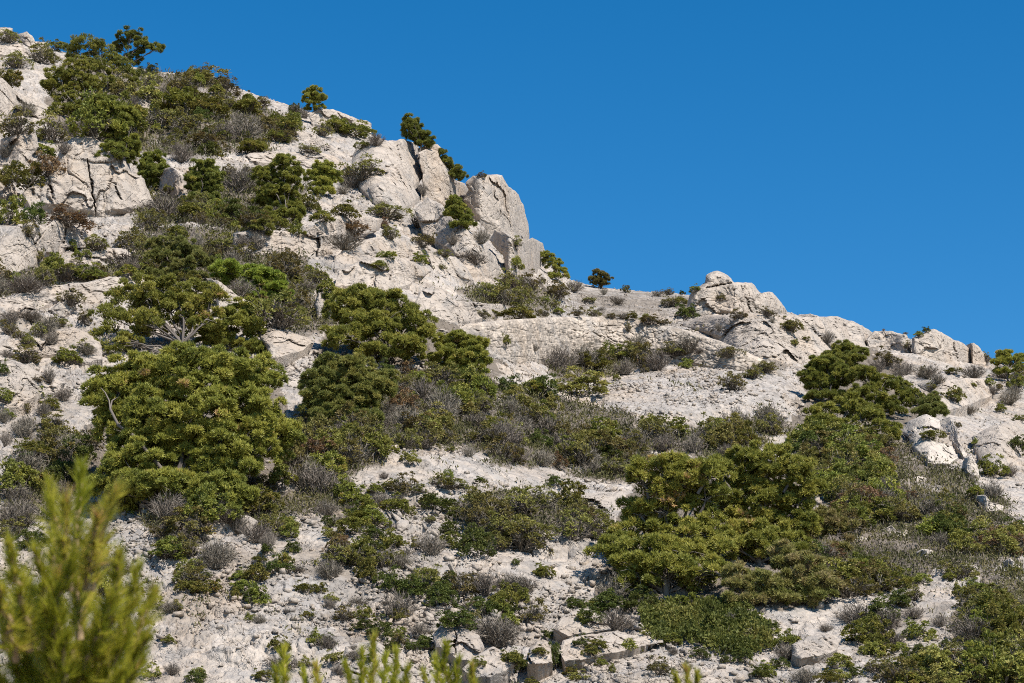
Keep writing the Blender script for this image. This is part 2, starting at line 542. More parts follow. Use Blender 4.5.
# the slope near the camera runs out on level ground, and the far side falls away behind the crest
near_rows = []
last = PD[-1]
for k in range(1, 40):
    t = k / 39.0
    y = last[:, 1] * (1 - t) + (-40.0) * t
    zpl = last[:, 2] - 0.62 * (last[:, 1] - y)
    z = np.log1p(np.exp(np.clip((zpl + 0.0) / 1.2, -40, 40))) * 1.2
    x = last[:, 0] * (1 + 0.0 * t)
    q = np.stack([x, y, z], -1)
    q[:, 2] += 0.12 * fbm(q[:, :2] / 2.5, 3, 71)
    near_rows.append(q)
back_rows = []
first = PD[0]
for k in range(14, 0, -1):
    dd = 0.25 * k ** 2.3
    q = first.copy()
    q[:, 1] += dd
    q[:, 2] -= 0.12 * dd + 0.3 * dd ** 2 / (dd + 12)
    q[:, 2] += 0.06 * dd ** 0.5 * fbm(q[:, :2] / 9, 2, 81)
    back_rows.append(q)
G = np.concatenate([np.array(back_rows), PD, np.array(near_rows)], 0)
nr, nc = G.shape[:2]
idx = np.arange(nr * nc).reshape(nr, nc)
quads = np.stack([idx[:-1, :-1], idx[1:, :-1], idx[1:, 1:], idx[:-1, 1:]], -1).reshape(-1, 4)
a_rock = np.ones((nr, nc)) * 0.5
a_soil = np.zeros((nr, nc))
nb = len(back_rows)
a_rock[nb:nb + len(srow)] = np.maximum(sstep(0.15, 0.75, rocky), slab)
soil = scrub * sstep(-0.75, -0.1, fbm(L2 / 2.2, 4, 91)) * 0.95
soil = np.maximum(soil, 0.6 * sstep(0.25, 0.55, fbm(L2 / 3.5, 4, 92)) * (1 - rocky))
soil = np.maximum(soil, .95 * litter)
# thin dark soil and grey broken rock on the shelf behind the stone wall
shelf = poly_mask(UU + wx * .12, VV + wy * .06, [(455, 300), (540, 286), (690, 294), (715, 322), (790, 366), (785, 372), (745, 347), (690, 328), (655, 319), (590, 313), (500, 316), (462, 321)])
soil = np.maximum(soil, shelf * .75 * sstep(-.35, .2, fbm(L2 / np.array([2.5, .8]), 4, 93)))
a_rock[nb:nb + len(srow)] *= np.where(shelf, .2, 1)
a_rock[nb:nb + len(srow)] = np.where(bank > .4, .45, a_rock[nb:nb + len(srow)])
a_soil[nb:nb + len(srow)] = soil * (1 - bank)
a_soil[nb + len(srow):] = 0.6
hill = link('hillside_terrain', mk_mesh('hillside_terrain', G.reshape(-1, 3), quads, M['ground'], False, {'rock': a_rock, 'soil': a_soil}))
tag(hill, kind='structure')

# level ground all round, out to the horizon
gp = link('ground', mk_mesh('ground', [(-6000, -6000, -8), (6000, -6000, -8), (6000, 6000, -8), (-6000, 6000, -8)], np.array([(0, 1, 2, 3)]), M['ground']))
tag(gp, kind='structure')

# depth of the visible surface at half resolution, for standing things on it
ZW, ZH = W // 2, H // 2 + 1
zbuf = np.full((ZH, ZW), np.inf)


def splat(P):
    u, v, z = project(P.reshape(-1, 3))
    iu, iv = np.floor(u / 2).astype(int), np.floor(v / 2).astype(int)
    ok = (iu >= 0) & (iu < ZW) & (iv >= 0) & (iv < ZH)
    np.minimum.at(zbuf, (iv[ok], iu[ok]), z[ok])


splat(PD)


def surf_depth(u, v):
    iu = int(np.clip(u // 2, 0, ZW - 1))
    iv = int(np.clip(v // 2, 0, ZH - 1))
    if u < 0 or u > W or v > 682:
        return float(macro_depth(u, v))
    for k in range(0, 40):
        if iv + k < ZH and np.isfinite(zbuf[iv + k, iu]):
            w = zbuf[iv + k:iv + k + 2, max(0, iu - 1):iu + 2]
            return float(np.median(w[np.isfinite(w)]))
    return float(macro_depth(u, v))


def at(u, v, d):
    return CAM + ray(u, v) * d


def surf_point(u, v):
    """the point of the visible slope at a pixel; just below it where the pixel is sky"""
    if not (0 <= u <= W and v <= 682):
        return at(u, v, float(macro_depth(u, v))), v
    iu, iv = int(np.clip(u // 2, 0, ZW - 1)), int(np.clip(v // 2, 0, ZH - 1))
    k = 0
    while iv + k < ZH - 1 and not np.isfinite(zbuf[iv + k, iu]):
        k += 1
    vv = v if k == 0 else 2 * (iv + k) + 1.5
    return at(u, vv, surf_depth(u, vv)), vv
# ------------------------------------------------------------------ outcrops, boulders, stone banks
def resample(poly, step, jit, seed):
    poly = np.asarray(poly, float)
    pts = []
    n = len(poly)
    for i in range(n):
        a, b = poly[i], poly[(i + 1) % n]
        k = max(1, int(np.linalg.norm(b - a) / step))
        for j in range(k):
            pts.append(a + (b - a) * j / k)
    pts = np.array(pts)
    nz = np.stack([fbm(pts / 9.0, 3, seed, 0.65), fbm(pts / 9.0, 3, seed + 5, 0.65)], -1)
    return pts + nz * jit


LANDMARKS = []   # (words, u, v) for telling the repeats apart


def crag(name, label, cat, poly, thick=1.0, lean=55, seed=1, mode='rock', flat=0.0, cracks=(), cell=1.0, jit=1.6, mat='crag', group=None, pushback=0.0, amp=0.8, dist=None):
    """a solid outcrop: an outline at its own distance, leaning back at LEAN degrees, bulging THICK metres to the front and twice
    that to the rear, its face broken into blocks; FLAT blends the face towards lying on the slope"""
    B = resample(poly, 1.3, jit, seed)
    # widen to a star about the centre
    ctr = B.mean(0)
    umin, umax = B[:, 0].min(), B[:, 0].max()
    ub = np.linspace(umin, umax, 40)
    lo = np.array([B[np.abs(B[:, 0] - x) < (umax - umin) / 16 + 2, 1].max() for x in ub])
    lo = np.convolve(np.pad(lo, 6, 'edge'), np.ones(13) / 13, 'valid')
    R = int(np.clip(np.linalg.norm(B - ctr, axis=1).mean() / 1.3, 10, 70))
    tt = (np.arange(1, R + 1) / R) ** 0.85
    Q = ctr + (B - ctr)[None] * tt[:, None, None]              # R x M x 2
    Q = np.concatenate([ctr[None, None].repeat(len(B), 1), Q], 0)
    T = np.concatenate([[0], tt])[:, None] * np.ones(len(B))
    u, v = Q[..., 0], Q[..., 1]
    vl = np.interp(u, ub, lo)
    db = macro_depth(u, np.minimum(vl, 690)) + pushback
    if dist is not None:
        db = np.full(u.shape, dist)
    up = db + (vl - v) / FPX * db / math.tan(math.radians(lean))
    ter = macro_depth(u, np.maximum(v, vsky(u) + 1))
    d = up * (1 - flat) + np.minimum(ter, up + 30) * flat
    infl = np.sqrt(np.clip(1 - T ** 14, 0, 1))
    hb = np.maximum(vl - ctr[1], 2.0)
    bot = sstep(0.15, 0.8, (v - ctr[1]) / hb)
    rec = (1 - infl) * (1 - bot)                               # the foot stays on the ground, top and flanks turn away
    Pm = CAM + ray(u, v) * d[..., None]
    mpp = float(np.median(db)) / FPX
    th = thick
    # block structure in metres
    S = Pm.copy()
    warp = np.stack([fbm(S / 1.9, 3, seed + 40 + k) for k in range(3)], -1) * 0.5
    fo = np.zeros(T.shape)
    if mode == 'rock':
        cs = np.array([1.7, 2.4, 2.0]) * cell
        f1, f2, rnd, off = worley(S / cs + warp, seed + 7)
        fo += 0.50 * cell * ((rnd[..., 0] - 0.5) * 0.55 + (rnd[..., 1] - 0.5) * off[..., 0] * 1.3 + (rnd[..., 2] - 0.75) * off[..., 2] * 1.0)
        fo -= 0.028 * cell * (1 - sstep(0, 0.05, f2 - f1))
        f1, f2, rnd, off = worley(S / (cs * 0.36) + warp * 1.5, seed + 9)
        fo += 0.12 * cell * ((rnd[..., 0] - 0.5) * 0.6 + (rnd[..., 1] - 0.5) * off[..., 0] * 1.4 + (rnd[..., 2] - 0.6) * off[..., 2] * 1.4)
        fo -= 0.05 * cell * (1 - sstep(0, 0.12, f2 - f1))
        rg = fbm(S / (1.1 * cell) + warp, 4, seed + 13, 0.55, True)
        fo += 0.11 * cell * rg + 0.26 * cell * fbm(S / (2.6 * cell), 2, seed + 15) + 0.10 * fbm(S / 0.6, 5, seed + 17, 0.65, True)
        f1, f2, rnd, off = worley(S / 0.5, seed + 19)
        fo -= 0.18 * (rnd[..., 0] > 0.86) * (1 - sstep(0.04, 0.28 * rnd[..., 1] + 0.08, f1))
        f1, f2, rnd, off = worley(S / 0.33 + warp, seed + 21)
        fo += 0.09 * ((rnd[..., 1] - 0.5) * off[..., 0] * 2 + (rnd[..., 2] - 0.5) * off[..., 2] * 2)
    elif mode == 'rubble':
        S = np.stack([u * mpp, 0 * u, v * mpp * 1.15], -1) + 50.0      # stones laid in the plane of the face
        for sc, a in ((0.4, 0.055), (0.22, 0.04)):
            f1, f2, rnd, off = worley(S / sc + warp * 0.3, seed + int(sc * 100))
            fo -= 0.5 * a * (1 - sstep(0, .13, f2 - f1))
            fo += a * ((rnd[..., 0] - 0.5) * 0.9 + sstep(0.0, 0.35, f2 - f1) * 0.9 + (rnd[..., 1] - 0.5) * off[..., 0] + (rnd[..., 2] - 0.5) * off[..., 2])
        fo += 0.08 * fbm(S / 2.5, 3, seed + 15)
    for (x0, y0, x1, y1, w, dep) in cracks:                     # named fissures, in picture coordinates
        a, b = np.array([x0, y0]), np.array([x1, y1])
        q = Q - a
        t = np.clip((q @ (b - a)) / ((b - a) @ (b - a)), 0, 1)
        dist = np.linalg.norm(Q - a - t[..., None] * (b - a) + np.stack([2.6 * fbm(Q / 7, 3, seed + 3), 0 * u], -1), axis=-1)
        fo -= dep * np.exp(-(dist / (0.7 * w)) ** 2) * (0.35 + 0.65 * np.sin(PI * np.clip(t, .06, .94)))
    fo *= amp * np.clip((1 - T) * 6, 0, 1) ** 0.7
    face = d + 0.5 * th * rec - fo * 1.1
    front = CAM + ray(u, v) * face[..., None]
    # rear: a coarser half
    kb = np.linspace(R, 0, 8).astype(int)[1:]
    rear = (CAM + ray(u[kb], v[kb]) * (d[kb] + th + th * 1.2 * infl[kb])[..., None])
    foot = front[-1:] + np.array([0, .35, -.55 if th > .5 else -.28]) * bot[-1][None, :, None]      # the foot goes into the ground
    rear = np.concatenate([foot, rear], 0)
    Mn = len(B)
    V = np.concatenate([front.reshape(-1, 3), rear.reshape(-1, 3)], 0)
    rows = list(range(R + 1)) + [R + 1 + k for k in range(len(kb) + 1)]
    rid = np.array(rows)[:, None] * Mn + np.arange(Mn)
    a, b = rid[:-1], rid[1:]
    qd = np.stack([a, b, np.roll(b, -1, 1), np.roll(a, -1, 1)], -1).reshape(-1, 4)
    base = CAM + ray(np.array(0.5 * (umin + umax)), np.array(lo.max())) * float(np.median(db))
    o = link(name, mk_mesh(name, V - base, qd, M[mat], True), None, base)
    try:
        o.data.set_sharp_from_angle(angle=math.radians(22))
    except Exception:
        pass
    tag(o, label, cat, group)
    splat(front[1:])
    return o


def T_(x0, y0, pts):
    """zoomed-tile coordinates to picture coordinates"""
    return [(x0 + x / 3.4133, y0 + y / 3.4133) for x, y in pts]


# upper left
crag('rock_outcrop', 'tall pale crag on the upper slope, split by two dark vertical fissures', 'rock outcrop',
     T_(0, 0, [(75, 660), (150, 600), (190, 545), (215, 490), (262, 458), (320, 462), (345, 478), (400, 500), (432, 545), (450, 590), (490, 610), (522, 690), (505, 712), (430, 730), (340, 745), (290, 725), (180, 715), (100, 700)]),
     1.5, 62, 3, cracks=tuple((x0 / 3.4133, y0 / 3.4133, x1 / 3.4133, y1 / 3.4133, 0.9, 1.1) for x0, y0, x1, y1 in ((300, 545, 330, 745), (388, 625, 415, 680), (165, 625, 182, 675))), cell=2.4, amp=.6)
crag('rock_outcrop', 'rounded pale rock face above the heath, beside the fissured crag', 'rock outcrop',
     T_(0, 0, [(0, 475), (60, 452), (120, 452), (135, 500), (110, 530), (120, 575), (70, 580), (20, 560), (0, 565)]), 0.9, 60, 5, cell=1.1)
crag('rock_outcrop', 'pale rock corner at the picture edge below the rounded face', 'rock outcrop',
     T_(0, 0, [(-40, 560), (10, 570), (40, 610), (58, 665), (20, 680), (-40, 680)]), 0.7, 60, 6, cell=0.9)
crag('rock_outcrop', 'long diagonal pale slab high on the slope below the topmost bushes', 'rock outcrop',
     T_(0, 0, [(-60, 270), (10, 268), (40, 300), (95, 330), (165, 358), (190, 390), (130, 400), (100, 372), (55, 355), (25, 400), (0, 440), (-60, 450)]), 0.9, 50, 7, flat=0.2, cell=1.2)
crag('rock_outcrop', 'pale slab at the crest, left end of the skyline', 'rock outcrop',
     T_(0, 0, [(-40, 135), (30, 132), (80, 155), (100, 180), (60, 192), (0, 185), (-40, 180)]), 0.6, 45, 8, flat=0.2)
crag('rock_outcrop', 'pale skyline rock beside the crest slab, left of the topmost pines', 'rock outcrop',
     T_(0, 0, [(45, 115), (95, 108), (130, 150), (165, 145), (172, 165), (140, 168), (100, 155), (55, 130)]), 0.5, 50, 9)
crag('rock_outcrop', 'low pale tip of rock peeping over the skyline at the left edge', 'rock outcrop',
     T_(0, 0, [(-30, 95), (10, 90), (42, 98), (40, 108), (0, 112), (-30, 110)]), 0.4, 50, 10)
crag('rock_outcrop', 'small pale block half buried in scrub right of the topmost pines', 'rock outcrop',
     T_(0, 0, [(440, 372), (480, 335), (535, 345), (550, 380), (510, 390), (470, 392)]), 0.5, 55, 11, cell=.6)
crag('rock_outcrop', 'narrow pale rock below the small dark pine, right of the fissured crag', 'rock outcrop',
     T_(0, 0, [(540, 640), (560, 575), (590, 570), (635, 595), (640, 650), (622, 685), (580, 670)]), 0.6, 60, 12, cell=.7)
# left middle
crag('rock_outcrop', 'bulging grooved pale outcrop on the left flank with a rust heath on top', 'rock outcrop',
     T_(0, 190, [(-40, 240), (0, 170), (60, 120), (110, 105), (150, 130), (185, 100), (240, 115), (300, 130), (338, 155), (325, 190), (280, 195), (235, 190), (200, 220), (160, 215), (130, 250), (90, 280), (40, 300), (-40, 305)]),
     1.0, 60, 14, cracks=tuple((x0 / 3.4133, 190 + y0 / 3.4133, x1 / 3.4133, 190 + y1 / 3.4133, 0.9, 0.5) for x0, y0, x1, y1 in ((150, 140, 110, 200), (225, 130, 215, 190))), cell=1.2)
crag('rock_outcrop', 'low pale rib of rock running right from the grooved outcrop', 'rock outcrop',
     T_(0, 190, [(175, 260), (230, 235), (300, 215), (360, 195), (430, 205), (462, 225), (400, 232), (340, 225), (350, 250), (300, 255), (240, 275), (190, 278)]), 0.7, 50, 15, flat=.2)
crag('rock_outcrop', 'longest pale slab crossing the left slope below the grooved outcrop', 'rock outcrop',
     T_(0, 190, [(-40, 395), (40, 360), (110, 335), (200, 322), (300, 315), (380, 295), (450, 280), (520, 292), (500, 320), (420, 330), (370, 360), (330, 385), (260, 380), (200, 372), (140, 400), (80, 425), (0, 432), (-40, 435)]), 1.0, 55, 16, flat=.15, cell=1.1)
crag('rock_outcrop', 'pale shelf below the longest slab, left of the forked pine', 'rock outcrop',
     T_(0, 190, [(-40, 560), (20, 510), (100, 490), (170, 478), (250, 470), (300, 485), (345, 520), (350, 580), (290, 590), (200, 560), (130, 560), (60, 575), (-40, 590)]), 0.9, 50, 17, flat=.2)
crag('rock_outcrop', 'small pale block on the shelf beside the forked pine', 'rock outcrop',
     T_(0, 190, [(165, 410), (200, 385), (245, 375), (270, 400), (235, 425), (190, 430)]), 0.4, 55, 18, cell=.6)
crag('rock_outcrop', 'cracked pale ledge at the left edge beside the big round pine', 'rock outcrop',
     T_(0, 190, [(-40, 600), (40, 580), (100, 600), (180, 640), (225, 660), (200, 690), (130, 700), (60, 740), (-40, 745)]), 0.7, 50, 19, flat=.2)
crag('rock_outcrop', 'pale rock showing right of the forked pine, below the bright green pine', 'rock outcrop',
     T_(0, 190, [(700, 300), (745, 305), (800, 350), (850, 375), (860, 390), (790, 395), (740, 420), (735, 360)]), 0.5, 50, 20, flat=.1, cell=.8)
# centre
crag('rock_outcrop', 'long rough pale cliff band under the twin mid-slope pines', 'rock outcrop',
     T_(250, 70, [(-60, 560), (0, 540), (80, 545), (160, 560), (230, 520), (300, 500), (380, 495), (450, 510), (440, 545), (390, 570), (310, 600), (270, 640), (180, 650), (90, 640), (20, 650), (-50, 620)]), 1.2, 60, 22, cell=1.2)
crag('rock_outcrop', 'smooth domed pale slab right of the rough cliff band', 'rock outcrop',
     T_(250, 70, [(290, 640), (340, 590), (430, 570), (500, 560), (600, 590), (650, 620), (620, 650), (560, 650), (470, 640), (440, 660), (330, 690), (290, 680)]), 0.9, 55, 23, flat=.15, cell=1.2)
crag('rock_outcrop', 'pale skyline slab under the lone bush on the crest', 'rock outcrop',
     T_(250, 70, [(195, 150), (230, 130), (280, 132), (330, 155), (400, 175), (416, 185), (415, 215), (370, 200), (300, 190), (250, 190), (210, 180)]), 0.7, 60, 24, cell=.9)
crag('rock_outcrop', 'broad lens of pale rock on the shoulder above the twin mid-slope pines', 'rock outcrop',
     T_(250, 70, [(-20, 290), (60, 275), (150, 280), (220, 275), (290, 290), (335, 330), (310, 350), (240, 340), (170, 320), (90, 320), (0, 310)]), 0.8, 50, 25, flat=.2)
crag('rock_outcrop', 'narrow diagonal pale rib running down the shoulder below the lone bush', 'rock outcrop',
     T_(250, 70, [(130, 215), (180, 205), (225, 220), (260, 250), (320, 285), (340, 305), (300, 300), (240, 265), (190, 245), (140, 240)]), 0.5, 50, 26, flat=.2)
crag('rock_outcrop', 'high pale rock face with a dark hole, beneath the leaning skyline pine', 'rock outcrop',
     T_(250, 70, [(345, 350), (350, 290), (375, 245), (410, 232), (470, 240), (520, 235), (565, 250), (585, 290), (592, 370), (560, 400), (580, 430), (540, 470), (480, 480), (425, 455), (395, 420), (365, 390)]),
     0.8, 52, 27, flat=.25, cracks=tuple((250 + x0 / 3.4133, 70 + y0 / 3.4133, 250 + x1 / 3.4133, 70 + y1 / 3.4133, 0.7, 0.45) for x0, y0, x1, y1 in ((522, 265, 530, 280), (470, 290, 545, 420), (500, 250, 520, 330))), cell=1.4)
crag('rock_outcrop', 'slender pale pinnacle carrying a flat capstone on the skyline', 'rock outcrop',
     T_(250, 70, [(578, 320), (574, 282), (600, 268), (640, 270), (655, 310), (690, 350), (700, 372), (735, 385), (745, 420), (720, 460), (680, 470), (640, 440), (585, 440), (590, 400), (585, 350)]), 1.1, 68, 28, cell=1.8, amp=.6)
crag('capstone', 'flat pale block balanced on top of the slender pinnacle', 'boulder',
     T_(250, 70, [(572, 268), (600, 256), (640, 254), (652, 264), (648, 276), (610, 282), (580, 280)]), 0.45, 75, 29, cell=.5, jit=.6, amp=.5, dist=surf_depth(441, 158) + .25)
crag('rock_outcrop', 'large smooth square-topped crag ending the cliff against the blue sky', 'rock outcrop',
     T_(250, 70, [(735, 385), (760, 362), (830, 356), (862, 360), (884, 400), (915, 425), (940, 480), (955, 560), (935, 590), (880, 560), (830, 530), (790, 510), (752, 480), (728, 440), (745, 410)]), 1.7, 66, 30, cell=2.4, amp=.6)
crag('rock_outcrop', 'low pale buttress at the foot of the square-topped crag', 'rock outcrop',
     T_(250, 70, [(815, 580), (835, 545), (880, 560), (940, 585), (965, 570), (1000, 590), (1012, 630), (990, 650), (960, 690), (920, 720), (880, 690), (870, 640), (840, 610)]), 1.0, 62, 31, cell=1.0)
crag('rock_outcrop', 'broken pale rock under the ledge bush beside the square-topped crag', 'rock outcrop',
     T_(250, 70, [(560, 480), (600, 430), (660, 460), (690, 510), (740, 540), (780, 570), (800, 600), (840, 640), (860, 700), (780, 700), (720, 680), (690, 620), (650, 600), (590, 560)]), 1.0, 58, 32, flat=.1, cell=1.0)
crag('rock_outcrop', 'pale slab lying above the domed slab, left of the ledge bush', 'rock outcrop',
     T_(250, 70, [(400, 400), (450, 380), (520, 400), (560, 440), (530, 475), (450, 480), (420, 450)]), 0.6, 55, 33, flat=.2)
crag('rock_outcrop', 'lowest smooth pale slab above the centre pine', 'rock outcrop',
     T_(250, 230, [(290, 190), (300, 140), (340, 115), (420, 95), (500, 90), (560, 110), (620, 140), (600, 160), (560, 165), (540, 190), (480, 200), (440, 215), (380, 185), (330, 190)]), 0.9, 55, 34, flat=.15, cell=1.3, amp=.8)
crag('rock_outcrop', 'slanting pale slab right of the lowest smooth slab', 'rock outcrop',
     T_(250, 230, [(600, 90), (650, 75), (700, 90), (740, 130), (765, 172), (700, 160), (650, 150), (620, 125)]), 0.7, 55, 35, flat=.15, amp=.8)
crag('rock_outcrop', 'pale step of rock behind the left end of the stone wall', 'rock outcrop',
     T_(250, 230, [(560, 250), (580, 205), (640, 190), (690, 240), (780, 245), (870, 255), (880, 280), (800, 300), (710, 322), (640, 300), (580, 285)]), 0.8, 55, 36, flat=.15)
crag('rock_outcrop', 'flat pale rock between the centre pine and the soft grey pine', 'rock outcrop',
     T_(250, 230, [(20, 350), (60, 330), (130, 340), (200, 370), (215, 385), (180, 410), (120, 425), (70, 440), (60, 400)]), 0.5, 40, 37, flat=.35)
crag('rock_outcrop', 'small pale lump left of the centre pine crown', 'rock outcrop',
     T_(250, 230, [(220, 260), (230, 210), (265, 205), (285, 240), (270, 290), (235, 295)]), 0.5, 60, 38, cell=.7)
# right
crag('rock_outcrop', 'rounded pale knoll on the saddle skyline with a small summit block', 'rock outcrop',
     T_(500, 230, [(640, 240), (650, 212), (700, 178), (705, 152), (745, 138), (775, 152), (800, 178), (860, 180), (890, 215), (930, 212), (955, 245), (978, 275), (930, 285), (850, 290), (760, 285), (690, 290), (640, 275)]), 1.8, 60, 40, cell=1.3,
     cracks=tuple((500 + x0 / 3.4133, 230 + y0 / 3.4133, 500 + x1 / 3.4133, 230 + y1 / 3.4133, 0.9, 0.6) for x0, y0, x1, y1 in ((690, 200, 790, 180), (840, 230, 860, 280))))
crag('rock_outcrop', 'wide blocky pale face below the skyline knoll', 'rock outcrop',
     T_(500, 230, [(610, 320), (700, 290), (790, 290), (900, 285), (1000, 290), (1100, 300), (1180, 330), (1200, 390), (1130, 430), (1060, 450), (960, 460), (880, 440), (820, 410), (760, 380), (690, 350)]), 1.1, 55, 41, flat=.15, cell=.9, amp=1.15)
crag('rock_outcrop', 'oval pale boulder set into the slope below the knoll', 'rock outcrop',
     T_(500, 230, [(738, 350), (770, 328), (810, 335), (812, 362), (790, 375), (755, 370)]), 0.9, 65, 42, cell=.6, amp=.7, pushback=-1.2)
crag('rock_outcrop', 'long low pale crest running down from the knoll to the right', 'rock outcrop',
     T_(740, 250, [(150, 250), (200, 222), (240, 215), (270, 228), (330, 228), (380, 240), (430, 265), (470, 290), (430, 310), (440, 345), (360, 330), (280, 330), (200, 290)]), 0.9, 52, 43, flat=.15, cell=.9)
crag('rock_outcrop', 'wedge of pale rock rising to a point on the right skyline', 'rock outcrop',
     T_(740, 250, [(585, 340), (590, 300), (620, 285), (660, 270), (700, 290), (760, 320), (800, 345), (815, 370), (780, 380), (700, 390), (640, 385), (600, 375)]), 1.0, 58, 44, cell=1.0)
crag('rock_outcrop', 'small pale tip of rock at the end of the right skyline', 'rock outcrop',
     T_(740, 250, [(770, 325), (800, 318), (825, 340), (855, 375), (835, 390), (795, 385), (785, 355)]), 0.6, 58, 45, cell=.7)
crag('rock_outcrop', 'dark-cracked pale rib left of the pointed skyline wedge', 'rock outcrop',
     T_(740, 250, [(425, 310), (460, 278), (520, 275), (570, 290), (580, 340), (575, 365), (530, 350), (480, 345), (440, 335)]), 0.7, 55, 46, cell=.8)
crag('rock_outcrop', 'layered pale strata behind the white split outcrop on the right slope', 'rock outcrop',
     T_(740, 250, [(600, 460), (660, 440), (740, 440), (830, 435), (880, 450), (870, 490), (800, 520), (720, 545), (680, 540), (650, 490)]), 0.7, 48, 47, flat=.25, cell=.8)
crag('rock_outcrop', 'pale block at the right edge below the last skyline pine', 'rock outcrop',
     T_(740, 250, [(915, 420), (960, 412), (1010, 420), (1010, 480), (950, 470), (920, 450)]), 0.6, 55, 48)
crag('rock_outcrop', 'tilted pale strata lowest at the right edge of the slope', 'rock outcrop',
     T_(740, 250, [(790, 640), (850, 600), (920, 585), (1010, 570), (1010, 660), (940, 720), (880, 760), (830, 720), (800, 680)]), 0.7, 45, 49, flat=.3, cell=.8)
crag('rock_outcrop', 'white outcrop split by a shrubby groove, right of the dark pine clump', 'rock outcrop',
     T_(724, 420, [(600, 40), (635, 0), (690, -20), (735, 0), (740, 40), (690, 60), (720, 70), (780, 90), (800, 130), (770, 150), (700, 150), (670, 110), (640, 90), (630, 60)]), 0.35, 50, 50, flat=.3, cell=.8, mat='white')
crag('rock_outcrop', 'slim white rock fin right of the split white outcrop', 'rock outcrop',
     T_(724, 420, [(735, 5), (770, -10), (795, 30), (800, 80), (830, 120), (820, 125), (785, 80), (750, 40)]), 0.1, 48, 51, flat=.3, cell=.5, mat='white')
crag('rock_outcrop', 'smooth white tooth of rock below the white fin', 'rock outcrop',
     T_(724, 420, [(810, 165), (822, 130), (845, 120), (862, 150), (872, 190), (840, 188)]), 0.3, 60, 52, cell=.6, amp=.6, mat='white')
# lower slope
crag('rock_outcrop', 'smooth low pale rock cropping out of scree left of the sprawling pine', 'rock outcrop',
     T_(520, 420, [(20, 320), (60, 290), (130, 270), (180, 250), (260, 250), (350, 245), (352, 290), (320, 330), (330, 365), (260, 350), (180, 350), (90, 355), (30, 350)]), 0.45, 35, 54, flat=.45, cell=.8)
crag('boulder', 'long pale boulder with a flat top among grey scrub, lower left', 'boulder',
     T_(0, 380, [(672, 530), (700, 495), (760, 470), (830, 455), (880, 480), (870, 510), (800, 525), (750, 550), (700, 552)]), 0.45, 50, 55, cell=.7)
crag('boulder', 'squarish pale boulder standing alone on the scree, right of the long one', 'boulder',
     T_(0, 380, [(865, 620), (880, 590), (910, 570), (945, 572), (958, 610), (945, 640), (910, 655), (890, 640)]), 0.45, 70, 56, cell=.5, amp=.7)
crag('boulder', 'small white stone just above the squarish boulder', 'boulder',
     T_(0, 380, [(850, 552), (865, 540), (878, 550), (872, 562), (855, 562)]), 0.12, 70, 57, cell=.2, jit=.3)
crag('rock_outcrop', 'cracked pale block behind the young pine tips at the bottom', 'rock outcrop',
     T_(230, 483, [(330, 700), (345, 640), (380, 600), (395, 560), (440, 545), (500, 535), (530, 560), (530, 600), (580, 600), (640, 640), (700, 655), (700, 700)]), 0.4, 40, 58, cell=.8, flat=.25,
     cracks=tuple((230 + x0 / 3.4133, 483 + y0 / 3.4133, 230 + x1 / 3.4133, 483 + y1 / 3.4133, 1.0, 0.5) for x0, y0, x1, y1 in ((380, 575, 400, 640), (400, 640, 470, 665), (520, 560, 590, 640))))
crag('rock_outcrop', 'flat pale block right of the bottom pine tips, split in two', 'rock outcrop',
     T_(230, 483, [(690, 520), (720, 490), (750, 485), (800, 495), (850, 520), (870, 560), (840, 610), (780, 600), (740, 580), (700, 560)]), 0.3, 36, 59, cell=.7, flat=.3,
     cracks=tuple((230 + x0 / 3.4133, 483 + y0 / 3.4133, 230 + x1 / 3.4133, 483 + y1 / 3.4133, 0.9, 0.4) for x0, y0, x1, y1 in ((772, 500, 765, 590), (720, 545, 770, 540))))
crag('rock_outcrop', 'pale slab with a sharp edge at the bottom, beside a small green shrub', 'rock outcrop',
     T_(230, 483, [(830, 640), (860, 580), (900, 560), (950, 575), (975, 615), (940, 640), (890, 660), (850, 665)]), 0.25, 36, 60, cell=.7, flat=.3)
crag('rock_outcrop', 'long pale ledge with an undercut lower edge at the bottom of the slope', 'rock outcrop',
     T_(480, 540, [(275, 390), (280, 345), (320, 330), (400, 320), (470, 310), (540, 330), (560, 315), (622, 318), (622, 350), (560, 362), (480, 380), (400, 395), (340, 408), (290, 412)]), 0.3, 36, 61, cell=.7, flat=.25)
crag('rock_outcrop', 'pale angular rock left of the conical dwarf juniper', 'rock outcrop',
     T_(480, 540, [(160, 400), (165, 370), (195, 345), (240, 350), (245, 420), (200, 430), (165, 420)]), 0.25, 38, 62, cell=.6, flat=.25)
crag('rock_outcrop', 'pale rock ledge at the bottom left of the conical dwarf juniper', 'rock outcrop',
     T_(480, 540, [(-60, 440), (0, 385), (50, 370), (90, 385), (120, 425), (60, 450), (-10, 470)]), 0.25, 38, 63, cell=.6, flat=.25)
crag('rock_outcrop', 'broken pale rocks above the long undercut ledge', 'rock outcrop',
     T_(480, 540, [(250, 300), (280, 260), (340, 230), (420, 250), (460, 270), (450, 305), (380, 315), (300, 325)]), 0.2, 34, 64, cell=.5, flat=.35)
crag('rock_outcrop', 'white bare ledge crossed by a dark crack, bottom right', 'rock outcrop',
     T_(724, 540, [(230, 360), (280, 330), (360, 320), (400, 340), (385, 375), (330, 400), (260, 410), (235, 395)]), 0.2, 36, 65, cell=.6, flat=.3)
